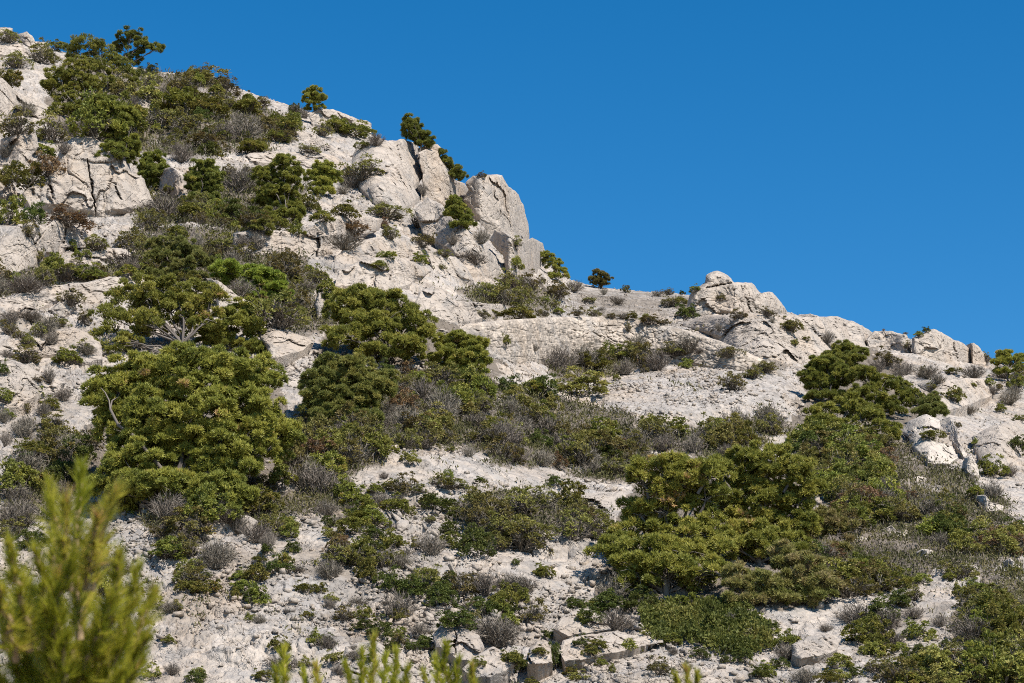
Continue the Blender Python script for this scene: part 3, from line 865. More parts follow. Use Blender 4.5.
for k, (lab, pts) in enumerate((
        ('white wedge of rock between the two brownish pine crowns', [(270, 380), (300, 310), (330, 305), (360, 325), (330, 350), (300, 370)]),
        ('pair of white blocks close together in the right hand heath', [(535, 375), (570, 360), (590, 378), (625, 375), (632, 400), (590, 410), (560, 400)]),
        ('white rock just above the bare patch in the right hand heath', [(650, 455), (675, 440), (715, 445), (718, 475), (690, 488), (660, 475)]),
        ('white rock right of the bare patch, among green shrubs', [(775, 460), (800, 445), (840, 465), (835, 488), (800, 480)]),
        ('long white rock in the heath below the white tooth', [(845, 260), (890, 255), (910, 280), (955, 292), (950, 310), (900, 312), (880, 285)]),
        ('small white rock left of the long white one in the heath', [(640, 200), (665, 190), (695, 198), (690, 215), (655, 215)]),
        ('low white slab sunk in scrub left of the paired blocks', [(425, 400), (455, 398), (495, 405), (498, 425), (455, 425), (430, 420)]),
        ('narrow white rock at the picture edge in the lower right scrub', [(950, 480), (975, 470), (1010, 500), (1020, 540), (990, 545), (960, 520)]))):
    crag('boulder', lab, 'boulder', T_(724, 420, pts), 0.3, 55, 70 + k, cell=.5, jit=.8, mat='white')

# the bank of piled stone under the saddle
crag('dry_stone_wall', 'curved dry stone wall with a level top, crossing the slope under the saddle', 'stone wall',
     [(452, 334), (466, 324), (500, 320), (550, 317.5), (590, 316.5), (625, 318), (655, 322), (690, 331), (720, 341), (745, 351), (768, 362), (784, 374), (760, 378), (735, 372), (705, 366), (690, 362), (640, 362), (600, 360), (560, 358), (520, 362), (495, 358), (480, 345)],
     0.7, 64, 90, 'rubble', jit=0.35, mat='rubble', flat=.05, amp=1.0)
# ------------------------------------------------------------------ pines
def sphere_dirs(n):
    return norm(rng.normal(size=(n, 3)))


def crown_lobe(S, c, r, dens, size, tint0, blades=7, tuft_l=0.125, loose=0.0):
    """needle tufts on many small clumps spread through one ellipsoidal bough"""
    area = (r[0] * r[2] + r[0] * r[1] + r[1] * r[2]) / 3
    nclump = max(5, int(1.75 * dens * area / (size * size)))
    dr = sphere_dirs(nclump)
    dr[:, 2] = np.where((dr[:, 2] < -0.35) & (rng.random(nclump) < 0.55), -dr[:, 2], dr[:, 2])
    rad = rng.uniform(0.45 - 0.2 * loose, 1.0 + 0.25 * loose, nclump) ** 0.7
    rad = np.where(rng.random(nclump) < 0.22, rng.uniform(.1, .6, nclump), rad)
    cc = c + dr * r * rad[:, None]
    nt = 56
    ends = cc
    for k in range(nclump):
        s = size * rng.uniform(0.6, 1.25)
        out = norm(dr[k] * [1, 1, 0.7] + [0, 0, 0.55])
        d = sphere_dirs(nt) + out * 0.75
        d = norm(d)
        p = cc[k] + d * np.array([1.0, 1.0, 0.62]) * s * rng.uniform(0.45, 0.95, (nt, 1))
        ax = norm(d * 0.8 + [0, 0, 0.55])
        tc = np.clip(tint0 + rng.normal(0, 0.17) + rng.normal(0, 0.1, nt), 0, 1)
        n = nt * blades
        cb = np.repeat(p, blades, 0)
        ab = norm(np.repeat(ax, blades, 0) + rng.normal(0, 0.55, (n, 3)))
        S.blades(cb - ab * 0.02, ab, tuft_l * rng.uniform(0.7, 1.2, n), tuft_l * 0.26, np.repeat(tc, blades), np.repeat(norm(d + out * .8), blades, 0))
    return ends


def bend(a, b, n=6, sag=0.12):
    t = np.linspace(0, 1, n)[:, None]
    L = np.linalg.norm(b - a)
    p = a + (b - a) * t
    k = rng.normal(0, sag * L, 3)
    k[2] = abs(k[2]) * 0.6
    return p + np.sin(PI * t) * k + rng.normal(0, 0.02 * L, (n, 3)) * np.sin(PI * t)


def pine(label, base, lobes, mat='pine', tint=0.42, dens=2.0, size=None, loose=0.2, group=None, name='pine_tree', cat='pine tree', dz=None, trunk_r=None, bare=0, tl=0.125, blades=6, hug=0.35, skirt=True):
    """base and lobes (u, v, ru, rv[, tint shift]) in picture coordinates, turned into metres at the distance of the foot"""
    u0, v0 = base
    B, v0 = surf_point(u0, v0)
    d0 = float((B - CAM) @ FWD)
    mpp = d0 / FPX
    root = tag(link(name, None, None, B), label, cat, group)
    S = Soup()
    K = Soup()
    span = max(l[0] + l[2] for l in lobes) - min(l[0] - l[2] for l in lobes)
    top = min(l[1] for l in lobes)
    w_m = span * mpp
    top_h = v0 - top
    if skirt:
        lobes = list(lobes) + [(u0 + q * span * .24, v0 - .14 * top_h, span * .17, .15 * top_h, -.08) for q in (-1, 0, 1)]
        dz = None if dz is None else list(dz) + [-.2, -.4, -.2]
    size = size or float(np.clip(w_m * 0.055, 0.14, 0.32))
    tr = trunk_r or 0.012 * max(w_m, 1.2) + 0.02
    fork = np.array([0.0, 0.25 * mpp * 10, max(0.22 * (v0 - top) * mpp, 0.15)])
    fork[0] = rng.normal(0, 0.05) * w_m
    K.tube(bend(np.array([0, 0.1, -0.5]), fork, 6, 0.05), np.linspace(tr * 1.35, tr, 6), 7, rng.random())
    for i, l in enumerate(lobes):
        u, v, ru, rv = l[:4]
        up = np.clip(surf_depth(u, v + rv) - d0, 0, 1.1 * w_m)      # boughs higher in the picture follow the slope away
        off = rng.uniform(-0.3, 0.3) * ru * mpp + hug * up
        if dz is not None:
            off = dz[i]
        # keep the bough above the slope at its own place
        d = d0 + off
        c = at(u, v, d) - B
        r = np.array([ru, 0.5 * (ru + rv), rv]) * d / FPX * 0.95
        ends = crown_lobe(S, c, r, dens, size, tint + (l[4] if len(l) > 4 else 0) + rng.normal(0, 0.05), loose=loose, tuft_l=tl, blades=blades)
        start = fork
        if up > 0.9 and hug > .5:                                  # creeping limbs root where they touch the slope
            fu, fv = u + .3 * (u0 - u), v + rv
            start = at(fu, fv, d - .1) - B - np.array([0, 0, .15])
            cr = np.array([surf_point(u0 + (fu - u0) * q, v0 + (fv - v0) * q)[0] - B - np.array([0, -.1, .22]) for q in np.linspace(0, 1, 9)])
            cr[0], cr[-1] = (0, 0.1, -0.3), start
            K.tube(cr, np.linspace(tr * .5, tr * .4, 9), 5, .2)
        elif c[2] < fork[2] * 1.5:
            start = np.array([0, 0.1, 0.0])
        cl = bend(start, c, 7, 0.08)
        K.tube(cl, np.linspace(tr * 0.75, tr * 0.22, 7), 5, rng.random())
        for e in ends[rng.permutation(len(ends))[:5 + bare]]:
            s = cl[rng.integers(3, 7)]
            K.tube(bend(s, e, 5, 0.1), np.linspace(tr * 0.3, tr * 0.08, 5), 4, rng.random())
        for q in range(bare):
            e = c + sphere_dirs(1)[0] * r * 1.0
            e[2] = min(e[2], c[2])
            K.tube(bend(cl[4], e, 5, 0.15), np.linspace(tr * 0.25, tr * 0.05, 5), 4, 0.9)
    link('crown', S.mesh('crown', M[mat]), root)
    link('trunk', K.mesh('trunk', M['bark'], True), root)
    return root


PINES = []


def P_(*a, **k):
    PINES.append((a, k))
    return pine(*a, **k)


P_('largest round-crowned pine, bright olive green, on the left slope behind the young pine tips', (172, 512),
   [(190, 378, 58, 34), (238, 382, 46, 36), (140, 385, 50, 32), (112, 402, 34, 30), (180, 418, 66, 38), (248, 420, 42, 34), (120, 428, 30, 26), (150, 458, 48, 30), (128, 478, 30, 26), (205, 452, 56, 30), (262, 442, 30, 26), (165, 488, 32, 20), (215, 470, 30, 14), (282, 440, 18, 22), (192, 466, 40, 16), (236, 466, 30, 14), (152, 488, 40, 14), (200, 440, 40, 18), (160, 440, 30, 20)],
   tint=0.46, dens=2.6, size=.2)
P_('forked pine with an open spreading crown and visible grey limbs, behind the largest round pine', (178, 358),
   [(128, 296, 26, 14), (160, 288, 34, 14), (196, 292, 24, 15), (112, 318, 24, 15), (140, 322, 24, 12), (178, 308, 24, 14), (196, 310, 18, 14, .4), (212, 300, 12, 12), (106, 338, 14, 10), (130, 340, 14, 8), (150, 308, 28, 10), (162, 320, 20, 7), (118, 346, 15, 7), (208, 318, 12, 12), (186, 324, 22, 9), (150, 332, 20, 7), (178, 298, 26, 12), (145, 300, 24, 10)],
   tint=0.38, dens=1.9, bare=0, loose=.35, trunk_r=.06, skirt=False)
P_('small bushy pine pressed between the forked pine and the largest round pine', (228, 350), [(246, 312, 20, 13), (228, 324, 26, 14), (212, 334, 16, 10), (256, 328, 14, 12), (262, 350, 16, 10)], tint=.4)
P_('dense dark pine with a domed crown in the middle of the picture', (376, 366),
   [(362, 298, 26, 13), (348, 314, 24, 20), (388, 306, 26, 15), (410, 324, 24, 16), (372, 330, 34, 20), (343, 338, 20, 16), (404, 348, 26, 13), (424, 336, 14, 14), (375, 352, 26, 10)],
   tint=.4, dens=2.8, skirt=False)
P_('lower pine joined to the right side of the domed middle pine', (462, 374), [(455, 343, 20, 11), (474, 350, 18, 13), (448, 356, 18, 12), (478, 361, 14, 9), (462, 362, 18, 10)], tint=.42)
P_('soft grey-green rounded pine below the domed middle pine', (345, 426), [(345, 370, 36, 16), (322, 386, 24, 20), (366, 388, 28, 18), (345, 402, 36, 16), (384, 384, 13, 18), (312, 402, 14, 14), (340, 414, 30, 9)], mat='fresh', tint=.5, dens=2.8, tl=.11)
P_('bright green spreading pine on the slope right of the olive pine', (252, 302), [(238, 272, 26, 10), (262, 280, 22, 11), (278, 291, 14, 9), (226, 268, 16, 8), (250, 288, 20, 8)], mat='pine_bright', tint=.45)
P_('thin olive yellow pine above the forked pine', (176, 280), [(160, 247, 22, 8), (186, 250, 22, 10), (202, 261, 12, 11), (163, 259, 22, 9), (184, 266, 18, 8)], mat='pine_brown', tint=.15, loose=.6, dens=1.4)
# the crest
P_('airy dark pine standing highest on the skyline with one branch reaching right', (126, 72), [(130, 36, 14, 9), (140, 46, 14, 8), (153, 50, 11, 6), (120, 46, 10, 9), (158, 46, 5, 4), (133, 58, 12, 7)], mat='pine_soft', tint=.2, loose=.7, dens=1.3, tl=.15, skirt=False)
P_('dense dark pine just below the airy skyline pine', (108, 90), [(88, 43, 18, 9), (76, 53, 16, 11), (100, 54, 20, 12), (115, 62, 14, 10), (124, 71, 17, 9), (97, 70, 20, 11)], tint=.22)
P_('olive brown domed pine at the left of the topmost pine clump', (78, 118), [(80, 68, 16, 12, .15), (60, 80, 20, 13), (86, 88, 24, 14, .1), (70, 98, 18, 11), (50, 86, 13, 11), (80, 108, 16, 8)], tint=.32)
P_('green bushy pine at the lower end of the topmost pine clump', (118, 164), [(104, 107, 17, 11), (124, 117, 15, 13), (114, 130, 19, 12), (128, 145, 13, 13), (112, 148, 10, 8)], tint=.3)
P_('small dark pine beside the right edge of the fissured crag', (152, 188), [(152, 160, 14, 9), (146, 170, 10, 10), (159, 171, 10, 11), (152, 178, 13, 8)], tint=.18)
P_('left one of the twin mid-slope pines, bluish green', (203, 204), [(203, 167, 14, 9), (210, 180, 17, 11), (195, 183, 12, 10), (204, 191, 18, 8)], mat='pine_soft', tint=.3)
P_('right one of the twin mid-slope pines, tall and ragged', (283, 224), [(284, 164, 14, 9), (266, 178, 14, 12), (290, 178, 16, 13), (278, 196, 20, 14), (292, 207, 12, 9), (264, 198, 12, 10)], tint=.25, loose=.4)
P_('yellowish small pine right of the ragged twin pine', (322, 194), [(322, 169, 12, 8), (330, 178, 11, 8), (314, 178, 11, 8), (322, 184, 14, 7)], tint=.5)
P_('lone rounded bush-like pine sitting on the crest slab', (314, 110), [(314, 95, 11, 7), (314, 91, 7, 4), (309, 99, 8, 6), (320, 99, 7, 6)], tint=.4, loose=.6, dens=1.5)
P_('leaning ragged dark pine on the skyline above the pinnacle', (418, 150), [(411, 122, 7, 7), (413, 130, 11, 7), (420, 138, 13, 7), (430, 142, 8, 4), (407, 128, 6, 6)], mat='pine_soft', tint=.2, loose=.6, tl=.15, skirt=False)
P_('small dark pine peeping out behind the pinnacle on the skyline', (450, 180), [(442, 153, 5, 4), (447, 161, 7, 5), (455, 169, 9, 5), (460, 175, 8, 4)], mat='pine_soft', tint=.25, loose=.5)
P_('dark bushy pine on the ledge left of the square-topped crag', (462, 228), [(454, 203, 8, 7), (458, 212, 12, 8), (465, 219, 10, 6), (452, 215, 8, 6)], tint=.3, loose=.4)
P_('olive bush on the saddle skyline left of the dip', (600, 286), [(600, 275, 8, 6), (594, 280, 8, 5), (606, 280, 7, 5)], tint=.4, mat='olive', name='juniper_bush', cat='bush', tl=.1)
P_('green bush growing where the cliff foot meets the saddle skyline', (556, 280), [(546, 257, 9, 5), (552, 264, 10, 7), (561, 271, 8, 5)], tint=.5, name='juniper_bush', cat='bush', tl=.1)
# right clump
P_('small grey-green pine at the top of the dark right-hand clump', (846, 372), [(846, 348, 14, 6), (858, 355, 12, 7), (832, 358, 11, 8), (846, 360, 18, 8)], mat='pine_soft', tint=.4)
P_('darkest pine at the left of the right-hand clump', (828, 402), [(824, 366, 20, 10), (812, 378, 14, 11), (840, 376, 15, 11), (824, 386, 20, 9)], tint=.15, dens=2.3)
P_('rounded dark pine in the middle of the right-hand clump', (876, 414), [(862, 376, 20, 9), (886, 386, 22, 10), (908, 397, 14, 10), (862, 394, 18, 10), (884, 402, 20, 8)], tint=.22, dens=2.3)
P_('lower olive pine in front of the right-hand clump', (848, 448), [(822, 414, 20, 11), (848, 406, 18, 13), (868, 420, 18, 13), (842, 430, 18, 10), (884, 430, 18, 12), (818, 424, 16, 9)], tint=.45)
P_('thin greyish pine at the right end of the right-hand clump', (926, 413), [(930, 402, 10, 9), (938, 412, 11, 9), (924, 414, 10, 9)], mat='pine_brown', tint=.1, loose=.5)
P_('bright green pine on the far right end of the skyline', (1008, 374), [(1004, 355, 10, 5), (1012, 361, 12, 6), (1022, 359, 7, 6), (998, 362, 7, 5)], tint=.55)
# sprawling pair, lower right
P_('sprawling low pine with dark hollows and bare grey branches, lower right of centre', (668, 592),
   [(660, 463, 28, 12), (640, 480, 20, 13), (680, 480, 26, 16), (655, 500, 26, 12, .3), (692, 500, 24, 14), (632, 504, 14, 10), (612, 552, 20, 16, -.2), (632, 544, 18, 13), (660, 546, 24, 12), (690, 552, 28, 14), (714, 534, 20, 13), (703, 516, 20, 11), (622, 566, 20, 10, -.25), (652, 566, 18, 8, -.2), (668, 528, 30, 14, -.1), (640, 524, 16, 12), (690, 534, 24, 12, -.1), (690, 470, 20, 12), (668, 510, 22, 12, .1), (720, 552, 20, 12), (664, 486, 24, 14), (640, 578, 20, 9, -.2), (710, 474, 22, 14), (712, 496, 20, 14), (640, 512, 22, 12), (622, 535, 16, 10)],
   tint=.5, dens=2.0, bare=7, hug=.6)
P_('broad olive pine growing against the right side of the sprawling pine', (758, 562),
   [(738, 464, 26, 14), (768, 458, 26, 14), (794, 472, 20, 15), (750, 488, 28, 16), (782, 498, 26, 15), (738, 512, 22, 13, .2), (800, 503, 14, 14), (765, 520, 24, 12, .2), (725, 490, 14, 14), (762, 534, 28, 14, .1), (738, 534, 22, 12, .2), (788, 522, 20, 12), (765, 478, 30, 16), (766, 504, 24, 13), (722, 505, 14, 14), (740, 548, 24, 10), (812, 488, 14, 12), (806, 526, 18, 14), (718, 470, 18, 14), (776, 544, 24, 11)],
   tint=.42, dens=2.1, loose=.3, bare=2, hug=.6)
P_('low brownish pine below the broad olive pine', (748, 604), [(742, 574, 18, 9), (760, 584, 20, 10), (735, 588, 14, 8), (770, 596, 16, 8)], mat='pine_brown', tint=.45, loose=.5, bare=6)
P_('browning half-dead pine with grey twigs right of the sprawling pair', (796, 602), [(786, 556, 22, 12), (802, 568, 22, 14, .2), (820, 580, 18, 12), (790, 582, 18, 10), (812, 596, 20, 9, -.3)], mat='pine_brown', tint=.55, loose=.6, dens=1.7, bare=9)
P_('brown-tinged pine top behind the white wedge of rock', (830, 552), [(826, 522, 20, 12), (842, 530, 16, 12), (815, 534, 14, 11)], mat='pine_brown', tint=.55, loose=.5, dens=1.7, bare=4)

# ------------------------------------------------------------------ shrub kinds, each with four shapes, one metre across and one high
def dome(n):
    d = sphere_dirs(n)
    d[:, 2] = np.abs(d[:, 2])
    return d


def shrub_leafy(seed, leaf=0.06, nclump=34, per=26, squash=1.0):
    S = Soup()
    dr = dome(nclump)
    dr[:, 2] *= 0.9
    rad = rng.uniform(0.35, 1.0, nclump) ** 0.6
    asym = 1 + 0.25 * np.sin(np.arctan2(dr[:, 1], dr[:, 0]) * rng.integers(2, 4) + rng.uniform(0, 6))
    cc = dr * rad[:, None] * asym[:, None] * np.array([0.40, 0.40, 0.78])
    cc[:, 2] += 0.03
    for k in range(nclump):
        s = rng.uniform(0.07, 0.14)
        d = norm(sphere_dirs(per) + norm(dr[k] + [0, 0, .4]) * 0.8)
        p = cc[k] + d * s * rng.uniform(0.4, 1.0, (per, 1)) * np.array([1, 1, 1.1])
        p[:, 2] = np.maximum(p[:, 2], 0.0)
        t = np.clip(rng.normal(0.45, 0.17) + rng.normal(0, 0.1, per), 0, 1)
        n = per * 4
        ab = norm(np.repeat(norm(d + [0, 0, .5]), 4, 0) + rng.normal(0, .6, (n, 3)))
        S.leaves(np.repeat(p, 4, 0), ab, leaf * rng.uniform(.7, 1.3, n), leaf * 0.5, np.repeat(t, 4), np.repeat(norm(d + norm(dr[k] + [0, 0, .5])), 4, 0))
    return S


def twigs(S, n, spread=0.5, h=0.9, w=0.012, tint=(0.2, 0.9)):
    for k in range(n):
        a = rng.uniform(0, 2 * PI)
        r = spread * math.sqrt(rng.random())
        tip = np.array([r * math.cos(a), r * math.sin(a), h * (1 - 0.55 * (r / spread) ** 2) * rng.uniform(.65, 1.0)])
        b = np.array([0.15 * tip[0] + rng.normal(0, .05), 0.15 * tip[1] + rng.normal(0, .05), -0.03])
        m = (b + tip) / 2 + rng.normal(0, .05, 3)
        t = rng.uniform(*tint)
        c = np.stack([b, m])
        dd = np.stack([m - b, tip - m])
        S.blades(c, dd, np.linalg.norm(dd, axis=1) * 1.1, w * 1.5, t)
        q = 7
        f = rng.uniform(.3, 1, (q, 1))
        s = np.where(f < .5, b + (m - b) * f * 2, m + (tip - m) * (f * 2 - 1))
        S.blades(s, norm(tip - b) + rng.normal(0, .55, (q, 3)), rng.uniform(.1, .24, q), w, np.clip(t + rng.normal(0, .1, q), 0, 1))


def shrub_dry(seed):
    S = Soup()
    twigs(S, 130, 0.5, 0.95, 0.016)
    return S


def stems(n, h=0.6):
    S = Soup()
    twigs(S, n, .4, h, .018, (0.0, 0.6))
    return S


PROTO = {}


def protos(kind, mat, maker, stem_n):
    PROTO[kind] = []
    for k in range(4):
        me = maker(k).mesh(kind, M[mat])
        st = stems(stem_n).mesh('stems', M['dry']) if stem_n else None
        PROTO[kind].append((me, st))


protos('g', 'green', lambda k: shrub_leafy(k, .065, 36, 26), 14)
protos('d', 'dark', lambda k: shrub_leafy(k, .055, 46, 28), 10)
protos('o', 'olive', lambda k: shrub_leafy(k, .055, 26, 22), 60)
protos('y', 'yellow', lambda k: shrub_leafy(k, .065, 32, 26), 14)
protos('b', 'brown', lambda k: shrub_leafy(k, .05, 34, 24), 50)
protos('s', 'dry', shrub_dry, 0)
KIND = {'g': ('green_shrub', 'green leafy shrub', 'green shrubs on the slope'),
        'd': ('dark_shrub', 'dark green dense shrub', 'dark green shrubs on the slope'),
        'o': ('heath_shrub', 'olive brown heath shrub', 'olive heath shrubs on the slope'),
        'y': ('yellow_green_shrub', 'yellow-green shrub', 'yellow-green shrubs on the slope'),
        'b': ('rust_heath', 'rust brown heath', 'rust brown heaths on the slope'),
        's': ('dry_shrub', 'grey leafless shrub', 'grey dry shrubs on the slope')}
SHRUBS = []


def shrub(u, v, w, h, kind):
    if kind == 'o' and sum(1 for x in SHRUBS if x[5] == 'o') >= 296:
        kind = 'd'
    """u, v: the foot, w, h: size, all in picture pixels"""
    p, v = surf_point(u, v)
    d = float((p - CAM) @ FWD)
    mpp = d / FPX
    me, st = PROTO[kind][rng.integers(4)]
    nm = KIND[kind][0]
    o = link(nm, me, None, p - np.array([0, 0, 0.04]))
    o.rotation_euler = (rng.normal(0, .06), rng.normal(0, .06), rng.uniform(0, 2 * PI))
    k = 1.12 if kind == 's' else 1.32
    wm, hm = w * mpp * k, h * mpp * k
    o.scale = (wm, wm * rng.uniform(.8, 1.1), max(hm, 0.35 * wm))
    if st is not None:
        link('stems', st, o)
    SHRUBS.append((o, u, v, w, h, kind))
    return o
# ------------------------------------------------------------------ every shrub one can pick out, by zoomed tile: X Y width height kind
TILES = [
    (0, 0, '400,390,150,120,g 330,410,120,110,g 500,310,90,60,y 420,300,80,50,y 690,245,60,40,o 620,290,90,70,o 720,265,110,50,y 770,295,80,50,o 620,350,150,70,g 720,370,110,60,g 840,365,80,40,g 560,400,110,70,o 640,420,100,70,o 60,420,110,70,o 180,440,120,80,o 250,430,60,60,s 85,370,60,50,s 310,430,60,60,s 140,510,80,40,g 220,500,50,40,s 160,560,80,70,b 90,600,100,70,g 30,590,60,50,g 25,510,50,40,s 40,260,70,50,g 140,180,80,55,o 60,205,70,50,o 190,125,50,30,g 30,125,70,35,o 830,440,110,80,s 760,450,80,50,s 900,430,80,40,o 980,420,60,40,g 1000,372,30,36,d 890,350,60,26,o 700,480,120,50,o 620,520,70,60,s 860,500,80,30,g 960,465,80,30,o 720,510,60,30,g 820,615,100,70,s'),
    (250, 70, '115,185,80,45,g 40,190,80,55,o 100,225,60,30,g 155,135,40,36,s 185,145,36,36,s 20,262,50,34,g 200,265,60,25,o 300,190,80,36,g 250,200,50,45,o 350,207,100,36,g 385,252,40,18,g 430,235,50,36,s 380,345,130,56,o 340,380,60,40,s 592,400,40,50,s 470,488,110,28,o 345,535,80,40,b 475,552,60,40,o 585,575,90,50,o 570,515,60,36,s 325,585,100,46,s 475,628,50,24,g 580,640,45,28,g 445,663,40,20,g 690,570,50,40,s 790,560,60,56,s 765,635,100,46,s 910,580,46,36,o 905,650,50,50,g 995,640,40,40,g 660,622,60,18,o 655,668,30,15,o 460,520,26,34,b 245,500,70,30,g 320,478,70,40,g 200,450,60,56,g 160,540,40,36,g 30,530,80,46,g 100,522,60,36,g 450,455,40,30,s 320,405,40,28,s 790,355,45,14,o 695,350,30,30,s'),
    (500, 230, '255,187,66,36,s 30,172,70,50,o 60,282,120,36,g 150,235,40,20,g 140,165,30,28,o 430,197,30,22,g 355,205,25,28,s 575,196,40,20,o 622,192,26,12,d 665,196,45,22,g 620,237,45,28,g 635,275,65,50,d 752,222,35,32,o 815,283,64,28,o 915,275,50,32,o 990,318,60,46,g 1005,378,25,24,g 745,325,30,30,s 265,275,50,28,o 320,277,60,28,o 450,290,50,24,g 510,307,90,22,o 580,240,60,26,o 540,215,50,14,s 440,325,20,34,o 20,370,30,34,g 120,395,30,28,s 200,430,110,105,s 300,447,130,54,g 395,422,70,46,o 460,420,60,56,g 535,437,100,72,s 605,405,70,38,o 637,453,48,34,g 495,468,35,28,o 398,497,24,18,g 425,460,80,56,s 680,408,40,14,s 790,410,80,34,o 865,482,58,38,o 800,510,90,60,o 900,462,60,28,o 285,520,160,80,y -60,285,60,24,o -20,280,50,20,g 90,278,46,20,g 150,276,50,22,o 200,272,40,18,g 385,282,46,18,o 420,288,40,20,s 500,296,50,22,g 560,310,40,18,o 345,268,36,18,s 180,250,46,18,o 400,240,60,16,s 300,235,50,16,o'),
    (740, 250, '170,252,58,38,o 110,235,25,18,s 225,298,25,12,g 300,290,50,46,s 185,310,30,18,s 490,269,12,9,s 565,271,20,8,s 612,278,30,17,g 636,259,24,20,d 575,320,30,30,o 640,410,90,46,s 560,400,80,46,s 500,362,90,56,o 470,392,60,40,s 725,407,48,24,g 800,410,90,46,s 900,412,100,40,s 840,362,40,36,o 955,392,50,36,g 920,495,80,56,s 890,532,38,30,g 780,542,60,28,s 745,590,24,24,o 955,570,40,18,g 805,650,24,24,g 880,462,40,28,o 795,457,28,14,g 90,395,80,38,o 40,415,58,38,o 650,622,70,36,g'),
    (0, 190, '30,75,80,80,g 115,75,60,55,d 100,130,60,46,o 225,100,140,32,b 245,185,30,28,g 265,215,30,18,g 295,213,28,24,g 135,220,28,38,o 330,182,80,42,o 180,242,58,36,g 250,282,140,46,o 80,322,120,46,s 330,277,60,38,o 430,245,120,46,s 450,155,90,60,o 560,52,100,70,s 500,102,80,56,o 640,72,90,56,g 810,82,110,72,d 870,102,80,46,o 750,182,100,62,o 820,332,80,56,s 940,415,150,100,o 960,275,130,90,o 1000,355,60,70,o 235,367,68,44,o 95,427,80,32,s 160,450,80,56,s 130,470,60,50,o 30,462,60,56,o 70,492,60,26,o 90,557,110,52,o 20,552,50,28,s 230,562,100,56,g 290,432,48,38,o 300,542,68,28,s 10,602,40,46,d 170,622,58,56,s 130,640,38,18,o'),
    (0, 380, '90,137,60,36,s 25,112,50,28,g 180,132,100,54,o 220,42,60,46,s 150,92,60,54,s 240,222,150,100,s 90,272,150,100,s 20,192,40,60,s 75,332,50,36,g 60,432,150,110,s 120,532,110,62,d 40,502,110,72,o 640,482,170,110,o 780,452,120,56,s 740,562,120,82,s 880,512,130,72,s 660,622,80,54,g 970,592,60,62,g 350,312,60,70,s 860,322,90,54,s 900,352,100,54,o 990,482,38,36,g 580,562,100,54,o'),
    (260, 400, '320,322,130,72,g 410,332,80,52,s 340,392,110,44,g 605,347,115,54,d 655,387,50,32,d 580,397,38,28,o 640,277,130,46,o 395,297,60,36,g 512,322,28,28,g 470,322,48,36,s 650,162,34,18,g 715,167,50,46,s 750,264,24,14,o 755,332,70,46,g 740,352,60,46,s 850,342,70,46,s 745,472,120,110,d 900,442,200,90,o 645,472,70,50,g 580,482,110,80,s 430,422,70,28,s 270,492,110,90,o 240,572,90,70,s 350,532,90,70,s 370,572,90,80,g 150,632,70,36,g 30,412,60,36,g 100,412,50,36,g 25,472,58,70,s 470,522,50,36,g 560,582,100,52,o 610,642,120,54,d 525,642,80,46,o 965,577,60,46,g 890,622,110,62,s 820,622,38,36,s'),
    (230, 483, '290,522,50,52,g 330,532,80,52,s 235,287,50,28,s 390,442,80,50,o 340,402,50,46,s 515,490,88,60,d 575,525,60,46,o 680,537,85,46,d 650,492,70,52,s 780,457,130,70,d 825,402,60,46,o 910,492,150,100,s 920,407,70,52,g 970,592,70,46,d 180,602,110,64,s 660,332,100,84,o 960,332,90,62,s 375,192,80,62,b 15,367,38,46,g 75,367,70,54,d 120,387,28,36,s'),
    (480, 540, '110,392,70,50,g 260,385,52,92,d 308,437,50,32,g 415,410,50,28,g 450,430,24,32,g 495,352,90,54,g 610,422,100,62,o 660,372,40,28,s 175,477,60,24,g 320,207,50,38,d 420,217,110,52,d 550,167,70,54,d 475,167,60,28,g 185,237,88,80,o 60,302,150,110,s 130,152,130,60,s 75,207,60,52,g 210,97,38,36,g 510,282,60,24,o 700,425,60,36,s'),
    (724, 540, '215,332,100,62,g 215,372,110,54,s 145,437,75,46,g 280,452,100,60,s 400,402,80,54,g 350,292,50,28,s 450,443,50,34,d 515,362,80,62,g 520,422,80,52,o 455,242,140,76,s 580,327,80,46,s 650,237,80,46,s 665,302,90,62,g 655,372,60,46,d 720,372,60,46,o 740,267,60,46,s 590,192,90,62,d 650,172,70,52,o 680,122,60,38,g 765,117,50,28,g 800,162,38,46,g 850,292,140,90,s 880,202,160,90,o 860,352,90,46,d 930,342,120,72,o 970,282,100,52,g 990,102,50,36,g 805,408,30,18,d 360,462,90,46,g'),
    (724, 420, '915,152,100,72,g 855,237,60,36,g 640,252,60,36,b 930,382,100,52,b 1000,442,40,36,b 920,232,80,80,s 820,422,110,62,y 800,502,120,72,o 720,352,100,70,s 560,222,120,70,s 700,290,60,40,b'),
]
for x0, y0, txt in TILES:
    for it in txt.split():
        X, Y, w, h, k = it.split(',')
        X, Y, w, h = float(X), float(Y), float(w), float(h)
        vb = y0 + (Y + h / 2) / 3.4133
        f = 1.22 if vb < 330 and x0 + X / 3.4133 < 420 else 1.0
        shrub(x0 + X / 3.4133, vb, f * w / 3.4133, f * h / 3.4133, k)

CLEAR = [(812, 518, 15, 13), (895, 534, 20, 13), (924, 556, 13, 10), (961, 556, 14, 9), (990, 503, 20, 11), (918, 480, 12, 6), (860, 541, 16, 7), (1012, 567, 14, 14), (935, 595, 24, 30), (935, 445, 36, 32), (970, 466, 14, 14), (690, 388, 95, 14), (590, 395, 26, 12)]


def is_clear(u, v, w, h):
    return not any(abs(u - a) < w * .5 + ra and abs(v - h * .6 - b) < h * .6 + rb for a, b, ra, rb in CLEAR)


